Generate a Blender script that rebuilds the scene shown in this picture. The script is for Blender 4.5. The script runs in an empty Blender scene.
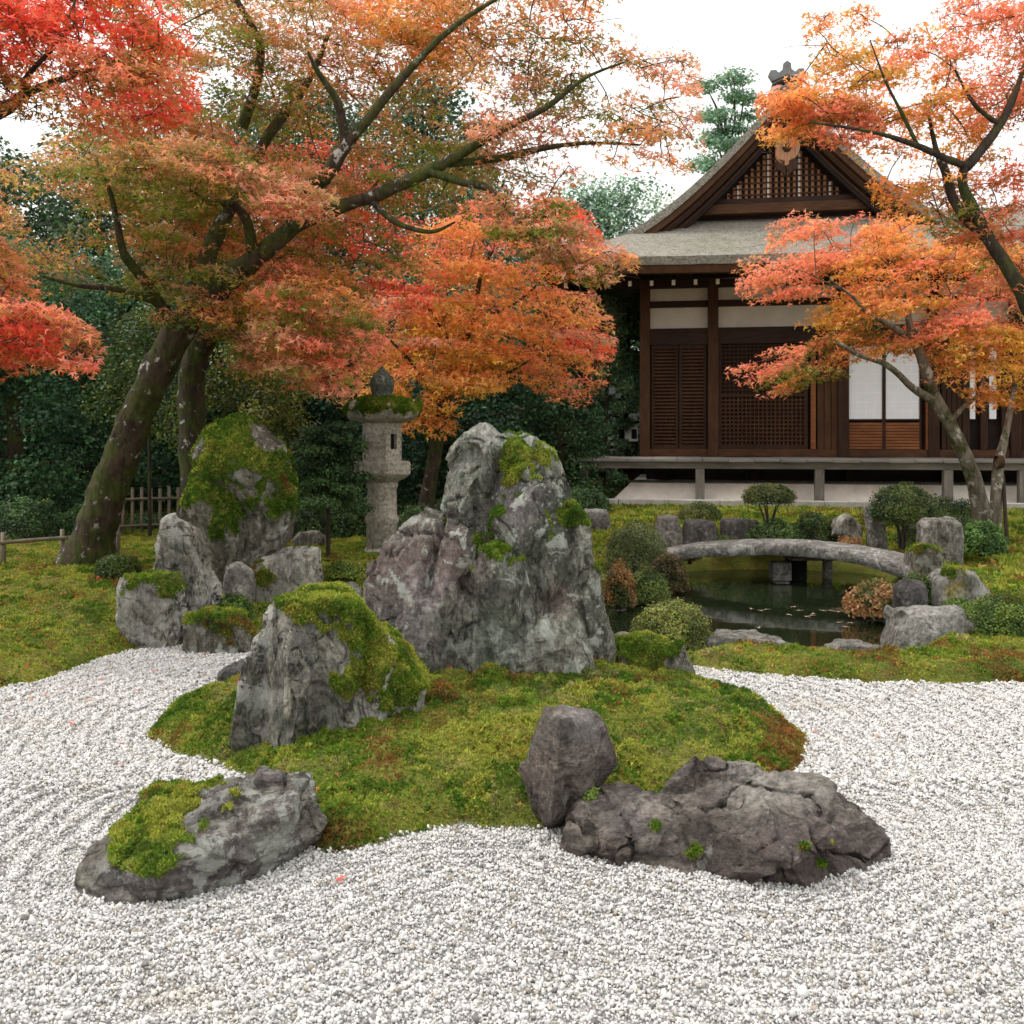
import bpy, bmesh, math, random
import numpy as np
from mathutils import Vector
R = math.radians
random.seed(3)
rng = np.random.default_rng(7)
S = bpy.context.scene
COL = S.collection
EYE, F, CX, HY = 1.6, 1000.0, 512.0, 435.0

# ---------------------------------------------------------------- camera, sky, sun, exposure
cam = bpy.data.cameras.new('camera')
camo = bpy.data.objects.new('camera', cam); COL.objects.link(camo); S.camera = camo
camo.location = (0, 0, EYE); camo.rotation_euler = (R(90), 0, 0)
cam.sensor_width = 36; cam.lens = F/1024*36; cam.shift_y = -(512-HY)/1024
cam.clip_end = 2000; cam.clip_start = 0.05
cam.dof.use_dof = True; cam.dof.focus_distance = 5.6; cam.dof.aperture_fstop = 9.0
SUN_EL, SUN_AZ = 54, -78          # azimuth from +Y (view direction), positive to the right
W = bpy.data.worlds.new('World'); S.world = W; W.use_nodes = True
nt = W.node_tree; nt.nodes.clear()
sky = nt.nodes.new('ShaderNodeTexSky'); sky.sky_type = 'NISHITA'; sky.sun_disc = False
sky.sun_elevation = R(SUN_EL); sky.sun_rotation = R(SUN_AZ); sky.dust_density = 4; sky.air_density = 1.5
bs = nt.nodes.new('ShaderNodeBackground'); bs.inputs['Strength'].default_value = 0.095
mx = nt.nodes.new('ShaderNodeMix'); mx.data_type = 'RGBA'; mx.inputs[0].default_value = 0.86
mx.inputs[7].default_value = (10.85, 10.7, 10.4, 1)     # the cloud deck that hides the blue
wo = nt.nodes.new('ShaderNodeOutputWorld')
tc = nt.nodes.new('ShaderNodeTexCoord'); sx = nt.nodes.new('ShaderNodeSeparateXYZ'); nt.links.new(tc.outputs['Generated'], sx.inputs[0])
mr = nt.nodes.new('ShaderNodeMapRange'); mr.inputs['From Min'].default_value = 0; mr.inputs['From Max'].default_value = 1; mr.inputs['To Min'].default_value = .80; mr.inputs['To Max'].default_value = 1.75; nt.links.new(sx.outputs['Z'], mr.inputs['Value'])
cn = nt.nodes.new('ShaderNodeTexNoise'); cn.inputs['Scale'].default_value = 2.2; cn.inputs['Detail'].default_value = 4; cm = nt.nodes.new('ShaderNodeMapRange'); cm.inputs['To Min'].default_value = .86; cm.inputs['To Max'].default_value = 1.12
nt.links.new(tc.outputs['Generated'], cn.inputs['Vector']); nt.links.new(cn.outputs['Fac'], cm.inputs['Value'])
mm_ = nt.nodes.new('ShaderNodeMath'); mm_.operation = 'MULTIPLY'; nt.links.new(mr.outputs[0], mm_.inputs[0]); nt.links.new(cm.outputs[0], mm_.inputs[1])
vm = nt.nodes.new('ShaderNodeVectorMath'); vm.operation = 'SCALE'; nt.links.new(mx.outputs[2], vm.inputs[0]); nt.links.new(mm_.outputs[0], vm.inputs['Scale'])
nt.links.new(sky.outputs[0], mx.inputs[6]); nt.links.new(vm.outputs[0], bs.inputs[0]); nt.links.new(bs.outputs[0], wo.inputs[0])
sl = bpy.data.lights.new('sun', 'SUN'); sl.energy = 1.5; sl.angle = R(11); sl.color = (1, .96, .9)
so = bpy.data.objects.new('sun', sl); COL.objects.link(so)
d = Vector((math.sin(R(SUN_AZ))*math.cos(R(SUN_EL)), math.cos(R(SUN_AZ))*math.cos(R(SUN_EL)), math.sin(R(SUN_EL))))
so.rotation_euler = d.to_track_quat('Z', 'Y').to_euler(); so.location = (0, 0, 30)
S.view_settings.view_transform = 'Standard'; S.view_settings.look = 'None'
S.view_settings.exposure = 0.5; S.view_settings.gamma = 1
S.cycles.max_bounces = 6; S.cycles.diffuse_bounces = 3; S.cycles.glossy_bounces = 2
S.cycles.transmission_bounces = 3; S.cycles.transparent_max_bounces = 4
S.cycles.use_denoising = True

# ---------------------------------------------------------------- pixel -> world
def P(px, py, Y): return np.array([(px-CX)/F*Y, Y, EYE-(py-HY)/F*Y])
def G(px, py, z=0.0):
    Y = (EYE-z)*F/(py-HY); return P(px, py, Y)
def proj(p):
    Y = np.maximum(p[:, 1], .1); return CX+F*p[:, 0]/Y, HY+F*(EYE-p[:, 2])/Y

# ---------------------------------------------------------------- noise
def _h(i, j, k, s):
    n = (i.astype(np.int64)*374761393 + j.astype(np.int64)*668265263 + k.astype(np.int64)*2147483647 + s*1274126177) & 0xFFFFFFFF
    n = ((n ^ (n >> 13))*1274126177) & 0xFFFFFFFF
    n = ((n ^ (n >> 16))*2246822519) & 0xFFFFFFFF
    return ((n ^ (n >> 15)) & 0xFFFFFF)/float(0xFFFFFF)
def vn(p, s=0):
    f = np.floor(p); t = p-f; t = t*t*(3-2*t); i, j, k = f[:, 0], f[:, 1], f[:, 2]
    r = 0
    for a in (0, 1):
        for b in (0, 1):
            for c in (0, 1):
                w = (t[:, 0] if a else 1-t[:, 0])*(t[:, 1] if b else 1-t[:, 1])*(t[:, 2] if c else 1-t[:, 2])
                r = r + w*_h(i+a, j+b, k+c, s)
    return r*2-1
def fbm(p, s=0, o=4):
    r = 0; a = .55
    for q in range(o):
        r = r + a*vn(p, s+q*17); p = p*2.03+11.3; a *= .5
    return r
def ridg(p, s=0, o=4):
    r = 0; a = .55
    for q in range(o):
        r = r + a*(1-2*np.abs(vn(p, s+q*13))); p = p*2.1+5.1; a *= .5
    return r
def voro(p, s=0):
    f = np.floor(p); d1 = np.full(len(p), 9.); d2 = d1.copy(); c1 = np.zeros_like(p); tl = np.zeros((len(p), 3))
    for a in (-1, 0, 1):
        for b in (-1, 0, 1):
            for c in (-1, 0, 1):
                i, j, k = f[:, 0]+a, f[:, 1]+b, f[:, 2]+c
                q = np.stack([i+_h(i, j, k, s), j+_h(i, j, k, s+1), k+_h(i, j, k, s+2)], 1)
                dd = np.sqrt(((p-q)**2).sum(1)); m = dd < d1
                d2 = np.where(m, d1, np.minimum(d2, dd)); d1 = np.where(m, dd, d1)
                c1[m] = q[m]
                t = np.stack([_h(i, j, k, s+3), _h(i, j, k, s+4), _h(i, j, k, s+5)], 1)*2-1
                tl[m] = t[m]
    return d1, d2, c1, tl
def ss(a, b, x): t = np.clip((x-a)/(b-a), 0, 1); return t*t*(3-2*t)
def xy3(x, y, f=1.0): return np.stack([x*f, y*f, np.zeros_like(x)+.37], 1)
def sdf(poly, x, y):
    """signed distance to a polygon, negative inside"""
    poly = np.asarray(poly, float); d = np.full(len(x), 1e9); ins = np.zeros(len(x), bool); n = len(poly)
    for i in range(n):
        a, b = poly[i], poly[(i+1) % n]; e = b-a; wx, wy = x-a[0], y-a[1]
        t = np.clip((wx*e[0]+wy*e[1])/(e@e+1e-12), 0, 1)
        d = np.minimum(d, (wx-t*e[0])**2+(wy-t*e[1])**2)
        c = ((a[1] > y) != (b[1] > y))
        with np.errstate(divide='ignore', invalid='ignore'):
            xi = (b[0]-a[0])*(y-a[1])/(b[1]-a[1]+1e-12)+a[0]
        ins ^= c & (x < xi)
    d = np.sqrt(d); return np.where(ins, -d, d)
def crom(poly, n=4, closed=True):
    poly = np.asarray(poly, float); m = len(poly); out = []
    for i in range(m if closed else m-1):
        g = (lambda k: poly[k % m]) if closed else (lambda k: poly[min(max(k, 0), m-1)])
        a, b, c, d_ = g(i-1), g(i), g(i+1), g(i+2)
        for t in np.linspace(0, 1, n, endpoint=False):
            out.append(.5*((2*b)+(-a+c)*t+(2*a-5*b+4*c-d_)*t*t+(-a+3*b-3*c+d_)*t**3))
    if not closed: out.append(poly[-1])
    return np.array(out)

# ---------------------------------------------------------------- objects
def tag(o, label=None, cat=None, group=None, kind=None):
    if label: o['label'] = label
    if cat: o['category'] = cat
    if group: o['group'] = group
    if kind: o['kind'] = kind
    return o
def empty(name, loc=(0, 0, 0), rz=0, **k):
    o = bpy.data.objects.new(name, None); COL.objects.link(o); o.location = loc; o.rotation_euler = (0, 0, rz)
    o.empty_display_size = .1
    return tag(o, **k)
def link(name, me, mat=None, parent=None):
    o = bpy.data.objects.new(name, me); COL.objects.link(o)
    if mat: me.materials.append(mat)
    if parent: o.parent = parent
    return o
def mesh_np(name, V, Fs, mat=None, parent=None, col=None, moss=None, smooth=False, loc=None):
    """V (n,3); Fs a list of int arrays, each (m,k)"""
    V = np.asarray(V, np.float32)
    if loc is not None: V = V-np.asarray(loc, np.float32)
    Fs = [f for f in Fs if len(f)]
    me = bpy.data.meshes.new(name)
    me.vertices.add(len(V)); me.vertices.foreach_set('co', V.ravel())
    idx = np.concatenate([f.ravel() for f in Fs]).astype(np.int32)
    tot = np.concatenate([np.full(len(f), f.shape[1]) for f in Fs]).astype(np.int32)
    st = np.concatenate([[0], np.cumsum(tot)[:-1]]).astype(np.int32)
    me.loops.add(len(idx)); me.loops.foreach_set('vertex_index', idx)
    me.polygons.add(len(tot)); me.polygons.foreach_set('loop_start', st)
    try: me.polygons.foreach_set('loop_total', tot)
    except Exception: pass
    me.update(calc_edges=True)
    if smooth: me.shade_smooth()
    if col is not None:
        a = me.attributes.new('col', 'FLOAT_COLOR', 'POINT'); c = np.ones((len(V), 4), np.float32); c[:, :3] = col
        a.data.foreach_set('color', c.ravel())
    if moss is not None:
        a = me.attributes.new('moss', 'FLOAT', 'POINT'); a.data.foreach_set('value', np.asarray(moss, np.float32))
    o = link(name, me, mat, parent)
    if loc is not None and parent is None: o.location = loc
    return o
class MB:
    """collects boxes, lathes and prisms in local coordinates, builds ONE mesh object"""
    def __init__(s): s.v = []; s.f = []
    def add(s, v, f):
        n = len(s.v); s.v += [tuple(map(float, q)) for q in v]; s.f += [tuple(n+i for i in q) for q in f]; return s
    def box(s, x0, x1, y0, y1, z0, z1):
        v = [(x, y, z) for z in (z0, z1) for y in (y0, y1) for x in (x0, x1)]
        return s.add(v, [(0, 2, 3, 1), (4, 5, 7, 6), (0, 1, 5, 4), (2, 6, 7, 3), (0, 4, 6, 2), (1, 3, 7, 5)])
    def bar(s, a, b, w, h):
        a, b = Vector(a), Vector(b); d = (b-a).normalized(); up = Vector((0, 0, 1)) if abs(d.z) < .95 else Vector((0, 1, 0))
        x = d.cross(up).normalized()*w/2; y = d.cross(x).normalized()*h/2
        v = [c+p*x+q*y for c in (a, b) for p, q in ((-1, -1), (1, -1), (1, 1), (-1, 1))]
        return s.add(v, [(0, 1, 2, 3), (7, 6, 5, 4), (0, 4, 5, 1), (1, 5, 6, 2), (2, 6, 7, 3), (3, 7, 4, 0)])
    def lathe(s, prof, c=(0, 0, 0), n=24, rot=0):
        v = []; f = []; m = len(prof)
        for (r, z) in prof:
            for k in range(n):
                a = rot+2*math.pi*k/n; v.append((c[0]+r*math.cos(a), c[1]+r*math.sin(a), c[2]+z))
        for i in range(m-1):
            for k in range(n): f.append((i*n+k, i*n+(k+1) % n, (i+1)*n+(k+1) % n, (i+1)*n+k))
        f.append(tuple(range(n))[::-1]); f.append(tuple((m-1)*n+k for k in range(n)))
        return s.add(v, f)
    def prism(s, pts, y0, y1):
        """outline in (x,z), extruded along y"""
        n = len(pts); v = [(p[0], y0, p[1]) for p in pts]+[(p[0], y1, p[1]) for p in pts]
        return s.add(v, [tuple(range(n)), tuple(range(2*n-1, n-1, -1))]+[(i, i+n, (i+1) % n+n, (i+1) % n) for i in range(n)])
    def build(s, name, mat, parent=None, bevel=0, smooth=False, label=None):
        me = bpy.data.meshes.new(name); me.from_pydata(s.v, [], s.f); me.update()
        bm = bmesh.new(); bm.from_mesh(me); bmesh.ops.recalc_face_normals(bm, faces=bm.faces[:]); bm.to_mesh(me); bm.free()
        if smooth: me.shade_smooth()
        o = link(name, me, mat, parent)
        if bevel:
            m = o.modifiers.new('bevel', 'BEVEL'); m.width = bevel; m.segments = 2; m.limit_method = 'ANGLE'; m.angle_limit = R(40)
        if label: o['label'] = label
        return o

# ---------------------------------------------------------------- materials
class MT:
    def __init__(s, name):
        s.m = bpy.data.materials.new(name); s.m.use_nodes = True; s.t = s.m.node_tree; s.b = s.t.nodes['Principled BSDF']
    def n(s, t, **k):
        q = s.t.nodes.new('ShaderNode'+t)
        for a, b in k.items():
            if a.startswith('i_'):
                kk = a[2:]; q.inputs[int(kk) if kk.isdigit() else kk.replace('_', ' ')].default_value = b
            else: setattr(q, a, b)
        return q
    def l(s, a, b): s.t.links.new(a, b)
    def set(s, **k):
        for a, b in k.items(): s.b.inputs[a.replace('_', ' ')].default_value = b
        return s
    def obj(s, scale=(1, 1, 1)):
        c = s.n('TexCoord'); m = s.n('Mapping'); m.inputs['Scale'].default_value = scale; s.l(c.outputs['Object'], m.inputs[0]); return m.outputs[0]
    def noise(s, vec, scale, detail=4, rough=.6, dist=0):
        q = s.n('TexNoise'); q.inputs['Scale'].default_value = scale; q.inputs['Detail'].default_value = detail
        q.inputs['Roughness'].default_value = rough; q.inputs['Distortion'].default_value = dist; s.l(vec, q.inputs['Vector']); return q.outputs['Fac']
    def ramp(s, fac, stops, interp='LINEAR'):
        q = s.n('ValToRGB'); q.color_ramp.interpolation = interp; e = q.color_ramp.elements
        while len(e) < len(stops): e.new(.5)
        for i, (p, c) in enumerate(stops):
            e[i].position = p; c = c if hasattr(c, '__len__') else (c, c, c); e[i].color = (*c[:3], 1)
        s.l(fac, q.inputs[0]); return q.outputs[0]
    def mix(s, f, a, b, mode='MIX'):
        q = s.n('Mix', data_type='RGBA', blend_type=mode)
        for i, v in ((0, f), (6, a), (7, b)):
            if hasattr(v, 'is_linked') or hasattr(v, 'node'): s.l(v, q.inputs[i])
            else: q.inputs[i].default_value = v if not hasattr(v, '__len__') else (*v[:3], 1)
        return q.outputs[2]
    def math(s, op, a, b=0.0):
        q = s.n('Math', operation=op)
        for i, v in ((0, a), (1, b)):
            if hasattr(v, 'node'): s.l(v, q.inputs[i])
            else: q.inputs[i].default_value = v
        return q.outputs[0]
    def attr(s, name, fac=False):
        q = s.n('Attribute', attribute_name=name); return q.outputs['Fac' if fac else 'Color']
    def bump(s, h, strength=.5, dist=.01, prev=None):
        q = s.n('Bump'); q.inputs['Strength'].default_value = strength; q.inputs['Distance'].default_value = dist
        s.l(h, q.inputs['Height'])
        if prev is not None: s.l(prev, q.inputs['Normal'])
        return q.outputs[0]
    def base(s, c):
        if hasattr(c, 'node'): s.l(c, s.b.inputs['Base Color'])
        else: s.b.inputs['Base Color'].default_value = (*c[:3], 1)
        return s
    def nrm(s, n_): s.l(n_, s.b.inputs['Normal']); return s

def leaf_mat(name, transl=.35, rough=.55, spec=.25, tscale=1.5):
    m = MT(name); c = m.attr('col'); m.base(c).set(Roughness=rough); m.b.inputs['Specular IOR Level'].default_value = spec
    tr = m.n('BsdfTranslucent'); m.l(m.mix(1.0, c, (tscale, tscale, tscale*.8), 'MULTIPLY'), tr.inputs[0])
    ms = m.n('MixShader'); ms.inputs[0].default_value = transl
    m.l(m.b.outputs[0], ms.inputs[1]); m.l(tr.outputs[0], ms.inputs[2]); m.l(ms.outputs[0], m.t.nodes['Material Output'].inputs[0])
    return m.m
M_maple = leaf_mat('maple_leaf', .46, .6, .10)
M_leaf = leaf_mat('evergreen_leaf', .25, .5, .22)
M_mosst = leaf_mat('moss_tuft', .3, .8, .1)

def plain(name, c, rough=.7, sc=6, var=.35, bump=.3, stretch=(1, 1, 1), metallic=0):
    m = MT(name); v = m.obj(stretch); n1 = m.noise(v, sc, 6, .65); n2 = m.noise(v, sc*.17, 3)
    k = m.ramp(n1, [(.3, 1-var), (.7, 1+var)]); k2 = m.ramp(n2, [(.3, 1-var*.6), (.7, 1+var*.6)])
    m.base(m.mix(1.0, m.mix(1.0, c, k, 'MULTIPLY'), k2, 'MULTIPLY')).set(Roughness=rough, Metallic=metallic)
    m.nrm(m.bump(n1, bump, .01)); return m.m

def rock_mat(name, a, b, lichen=.3, lcol=(.55, .56, .5), purple=None, dark=.4, strata=(1, 1, .35), rough=.75, scale=1.0, green=0.0, tint_on=True):
    m = MT(name); v = m.obj(); vs = m.obj(strata)
    n1 = m.noise(vs, 3.2*scale, 8, .62, .6); n2 = m.noise(v, 1.4*scale, 4, .55); n3 = m.noise(v, 28*scale, 6, .7); n4 = m.noise(vs, 11*scale, 8, .7, 1.2)
    c = m.mix(m.ramp(n1, [(.36, 0), (.62, 1)]), a, b)
    c = m.mix(m.ramp(n4, [(.40, dark), (.50, 0)]), c, (.035, .034, .028)); n5 = m.noise(vs, 30*scale, 6, .75, .8); c = m.mix(m.ramp(n5, [(.40, min(.75, dark*1.2)), (.50, 0)]), c, (.04, .04, .032))
    if purple: c = m.mix(m.ramp(n2, [(.42, 0), (.56, .85)]), c, purple)
    if green: c = m.mix(m.math('MULTIPLY', m.ramp(m.noise(v, 5*scale, 6, .7, .8), [(.5, 0), (.6, 1)]), green), c, (.10, .14, .09))
    c = m.mix(1.0, c, m.ramp(n3, [(.38, .6), (.62, 1.4)]), 'MULTIPLY')
    if tint_on:
        tint = m.n('Attribute', attribute_name='tint'); c = m.mix(tint.outputs['Alpha'], c, m.mix(1.0, tint.outputs['Color'], m.ramp(n3, [(.36, .5), (.64, 1.45)]), 'MULTIPLY'))
    # pale lichen: crisp-edged patches at two sizes
    la = m.ramp(m.noise(v, 7*scale, 8, .68, .4), [(.63-.2*lichen, 0), (.66-.2*lichen, 1)])
    lb = m.ramp(m.noise(v, 24*scale, 5, .7), [(.66-.14*lichen, 0), (.70-.14*lichen, 1)])
    lz = m.ramp(m.noise(v, 1.7*scale, 3, .5), [(.40, 0), (.58, 1)])
    lf = m.math('MULTIPLY', m.math('MAXIMUM', la, lb), m.math('ADD', m.math('MULTIPLY', lz, .75), .15))
    c = m.mix(lf, c, m.mix(1.0, lcol, m.ramp(n3, [(.3, .7), (.7, 1.15)]), 'MULTIPLY'))
    # moss stain where the moss attribute says
    mo = m.attr('moss', True); e = m.math('ADD', mo, m.math('MULTIPLY', m.math('SUBTRACT', n3, .5), .9))
    mf = m.ramp(e, [(.38, 0), (.55, 1)])
    mc = m.mix(m.ramp(m.noise(v, 6, 5, .6), [(.35, 0), (.65, 1)]), (.07, .095, .018), (.24, .26, .045))
    c = m.mix(mf, c, mc)
    m.base(c).set(Roughness=rough); m.b.inputs['Specular IOR Level'].default_value = .35
    bm = m.bump(n4, .9, .05); bm = m.bump(n5, .9, .03, bm); bm = m.bump(n3, .8, .025, bm); bm = m.bump(m.noise(v, 90*scale, 4, .7), .7, .010, bm); m.nrm(bm)
    return m.m

M_rock_main = rock_mat('rock_main', (.08, .074, .056), (.38, .365, .305), .42, (.58, .61, .53), None, .85, (1, 1, .3), green=.6)
M_rock_grey = rock_mat('rock_pale_lichen', (.10, .088, .062), (.44, .405, .33), .85, (.64, .63, .57), None, .9, (1, 1, .28), green=.35)
M_rock_dark = rock_mat('rock_dark_slate', (.065, .052, .042), (.37, .32, .27), .12, (.36, .36, .33), (.13, .10, .09), .6, (.5, .8, 1.6), .62)
M_rock_flat = rock_mat('rock_flat_slate', (.09, .078, .06), (.42, .39, .32), .62, (.42, .43, .38), (.12, .10, .10), .5, (.6, .8, 1.5), .65)
M_rock_mossy = rock_mat('rock_mossy', (.10, .09, .06), (.30, .28, .22), .5, (.52, .53, .48), None, .6)
M_rock_pond = rock_mat('rock_pond', (.22, .21, .18), (.36, .34, .30), .3, (.5, .5, .46), None, .5)
M_rock_pdark = rock_mat('rock_pond_dark', (.11, .10, .10), (.2, .19, .18), .15, (.42, .42, .4), None, .5)

def bark_mat(name, c1, c2, moss=.5, lichen=.2):
    m = MT(name); v = m.obj((1, 1, .3)); v2 = m.obj()
    n1 = m.noise(v, 16, 8, .7, .5); n2 = m.noise(v2, 2.6, 6, .65, .3); n3 = m.noise(v2, 9, 5, .65)
    c = m.mix(m.ramp(n1, [(.35, 0), (.65, 1)]), c1, c2)
    c = m.mix(m.ramp(n3, [(.64-.1*lichen, 0), (.68-.1*lichen, .9 if lichen else 0)]), c, (.42, .42, .37))
    mc = m.mix(m.ramp(n1, [(.35, 0), (.7, 1)]), (.02, .03, .007), (.08, .095, .018))
    c = m.mix(m.ramp(n2, [(.62-.3*moss, 0), (.72-.3*moss, .92 if moss else 0)]), c, mc)
    m.base(c).set(Roughness=.85); m.b.inputs['Specular IOR Level'].default_value = .2
    m.nrm(m.bump(n3, .5, .02, m.bump(n1, .8, .03))); return m.m
M_barkA = bark_mat('bark_mossy', (.022, .016, .011), (.085, .06, .04), .62, .45)
M_barkB = bark_mat('bark_dark', (.02, .015, .011), (.065, .05, .035), .45, .2)
M_barkE = bark_mat('bark_grey', (.075, .065, .05), (.24, .21, .165), .3, .7)
M_twig = plain('twig', (.05, .036, .026), .85, 20, .4)

# ground: moss soil and the gravel bed under the pebbles
m = MT('ground'); v = m.obj(); n1 = m.noise(v, 1.3, 5, .6); n2 = m.noise(v, 9, 6, .7); n3 = m.noise(v, 60, 5, .7)
c = m.mix(m.ramp(n1, [(.38, 0), (.6, 1)]), (.08, .11, .018), (.20, .20, .035))
c = m.mix(m.ramp(n2, [(.52, 0), (.66, .8)]), c, (.13, .075, .035))
c = m.mix(1.0, c, m.ramp(n3, [(.3, .45), (.7, 1.5)]), 'MULTIPLY')
gb = m.mix(m.ramp(n3, [(.35, 0), (.6, 1)]), (.26, .25, .235), (.44, .43, .41))
c = m.mix(m.attr('moss', True), gb, c); m.base(c).set(Roughness=.9); m.b.inputs['Specular IOR Level'].default_value = .15
m.nrm(m.bump(n3, .9, .02, m.bump(n2, .6, .04))); M_ground = m.m
# pebbles
m = MT('gravel'); c = m.attr('col'); v = m.obj(); c = m.mix(1.0, c, m.ramp(m.noise(v, 240, 3), [(.3, .86), (.7, 1.1)]), 'MULTIPLY')
m.base(c).set(Roughness=.7); m.b.inputs['Specular IOR Level'].default_value = .3; M_gravel = m.m
# pond
m = MT('pond_water'); m.set(Roughness=.035, IOR=1.33); v = m.obj(); m.base(m.mix(m.noise(v, 1.5, 3), (.008, .014, .006), (.02, .028, .012)))
m.b.inputs['Specular IOR Level'].default_value = .6; m.nrm(m.bump(m.noise(v, 5, 2), .05, .02)); M_water = m.m
# building
def wood(name, c, rough=.6, stretch=(9, 9, 1), var=.4, red=0):
    m = MT(name); v = m.obj(stretch); n1 = m.noise(v, 3, 8, .65, .4); n2 = m.noise(m.obj(), 1.2, 4)
    k = m.mix(1.0, c, m.ramp(n1, [(.28, 1-var), (.72, 1+var)]), 'MULTIPLY'); k = m.mix(1.0, k, m.ramp(n2, [(.3, .75), (.7, 1.3)]), 'MULTIPLY')
    m.base(k).set(Roughness=rough+.1); m.b.inputs['Specular IOR Level'].default_value = .18; m.nrm(m.bump(n1, .3, .01)); return m.m
M_wdark = wood('wood_dark', (.036, .017, .009)); M_wdarkh = wood('wood_dark_beam', (.036, .019, .013), stretch=(1, 9, 9))
M_wred = wood('wood_brown', (.066, .030, .014)); M_wredh = wood('wood_brown_rail', (.072, .033, .015), stretch=(1, 9, 9))
M_worange = wood('wood_orange', (.20, .075, .028), stretch=(1, 9, 9)); M_wgable = wood('wood_gable', (.30, .15, .08), var=.5)
M_wblack = wood('wood_black', (.018, .012, .010)); M_wgrey = wood('wood_weathered', (.19, .175, .155), .8, (1, 9, 9), .3); M_wgreyv = wood('wood_weathered_post', (.16, .145, .125), .8)
M_plaster = plain('plaster', (.62, .57, .50), .85, 3, .10, .1); M_mound = plain('foundation_plaster', (.78, .74, .66), .85, 4, .15, .1)
M_paper = plain('shoji_paper', (.80, .82, .84), .8, 2, .04, .05); M_white = plain('white_paint', (.9, .9, .88), .6, 5, .06, .05)
M_tile = plain('ridge_tile', (.16, .165, .165), .6, 9, .3); M_rplast = plain('ridge_plaster', (.62, .62, .60), .7, 9, .15)
M_reedw = plain('concrete', (.38, .37, .34), .85, 14, .25); M_bamboo = plain('bamboo', (.15, .12, .08), .6, 10, .35)
m = MT('bark_thatch'); v = m.obj(); vs = m.obj((1, 1, 4)); n1 = m.noise(v, 22, 8, .75); n2 = m.noise(v, 1.6, 5, .6); n3 = m.noise(vs, 7, 6, .7)
c = m.mix(m.ramp(n1, [(.35, 0), (.65, 1)]), (.12, .108, .085), (.46, .43, .36)); c = m.mix(m.ramp(n2, [(.46, 0), (.68, .4)]), c, (.16, .155, .09)); c = m.mix(m.ramp(n3, [(.5, 0), (.62, .5)]), c, (.07, .055, .04))
m.base(c).set(Roughness=.95); m.nrm(m.bump(n1, 1, .05, m.bump(n3, .6, .05))); M_thatch = m.m
M_stone = rock_mat('lantern_stone', (.46, .41, .33), (.60, .55, .46), .25, (.56, .53, .46), None, .2, (1, 1, 1), .8, tint_on=False)
M_stoneg = rock_mat('lantern_finial_stone', (.10, .13, .10), (.2, .23, .18), .3, (.4, .42, .37), None, .5, (1, 1, 1), .9, tint_on=False)
M_bridge = rock_mat('bridge_stone', (.20, .19, .17), (.34, .33, .30), .45, (.58, .58, .55), None, .5, (1, 1, 1), tint_on=False)
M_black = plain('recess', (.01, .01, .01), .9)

# ---------------------------------------------------------------- terrain
isl_px = [(150, 737), (163, 716), (198, 697), (240, 684), (300, 672), (380, 662), (470, 650), (600, 650), (690, 681), (760, 703), (800, 732), (807, 752), (790, 776), (740, 800),
          (660, 812), (600, 818), (560, 826), (500, 832), (440, 832), (395, 838), (345, 852), (316, 850), (300, 815), (262, 786), (225, 768), (178, 755)]
ISL = crom([G(x, y)[:2] for x, y in isl_px], 4)
bank_px = [(-700, 760), (-200, 720), (0, 690), (60, 674), (110, 656), (150, 648), (200, 645), (250, 645), (300, 642), (400, 640), (500, 643), (600, 652), (650, 664), (705, 668), (760, 674), (850, 682), (950, 684), (1024, 683), (1200, 690), (1700, 720)]
BANK = [tuple(G(x, y)[:2]) for x, y in bank_px]
BANK = list(map(tuple, crom(BANK, 3, False)))+[(400, 6), (400, 400), (-400, 400), (-400, 5)]
WZ = -.14
pond_px = [(560, 604), (606, 640), (660, 652), (730, 646), (800, 648), (850, 652), (905, 652), (930, 636), (925, 612), (908, 596), (895, 584), (880, 574), (800, 569), (720, 569), (672, 572), (640, 578), (600, 590)]
POND = crom([G(x, y, .05 if y > 620 else WZ)[:2] for x, y in pond_px], 3)
rockA = [G(x, y)[:2] for x, y in [(78, 893), (145, 906), (250, 882), (318, 850), (300, 810), (230, 800), (140, 810), (95, 850)]]
rockB = [G(x, y)[:2] for x, y in [(569, 850), (640, 862), (730, 880), (800, 882), (893, 850), (880, 815), (800, 800), (640, 805)]]
def masks(x, y):
    w = fbm(xy3(x, y, 3.5), 5, 4)*.07+fbm(xy3(x, y, 14), 9, 3)*.022
    return sdf(ISL, x, y)+w, sdf(BANK, x, y)+w, sdf(POND, x, y)
def voro2(x, y, s=40):
    f0, f1 = np.floor(x), np.floor(y); d = np.full(len(x), 9.); z = np.zeros_like(x)
    for a in (-1, 0, 1):
        for b in (-1, 0, 1):
            i, j = f0+a, f1+b; d = np.minimum(d, (x-i-_h(i, j, z, s))**2+(y-j-_h(i, j, z, s+1))**2)
    return np.sqrt(d)
def lumps(x, y):
    a = 1-voro2(x*8+.3*vn(xy3(x, y, 9), 20), y*8)**2*1.7; b = 1-voro2(x*17, y*17+.5*vn(xy3(x, y, 20), 22))**2*1.6; return a*.55+b*.40+fbm(xy3(x, y, 3.5), 23, 3)*.8
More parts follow.
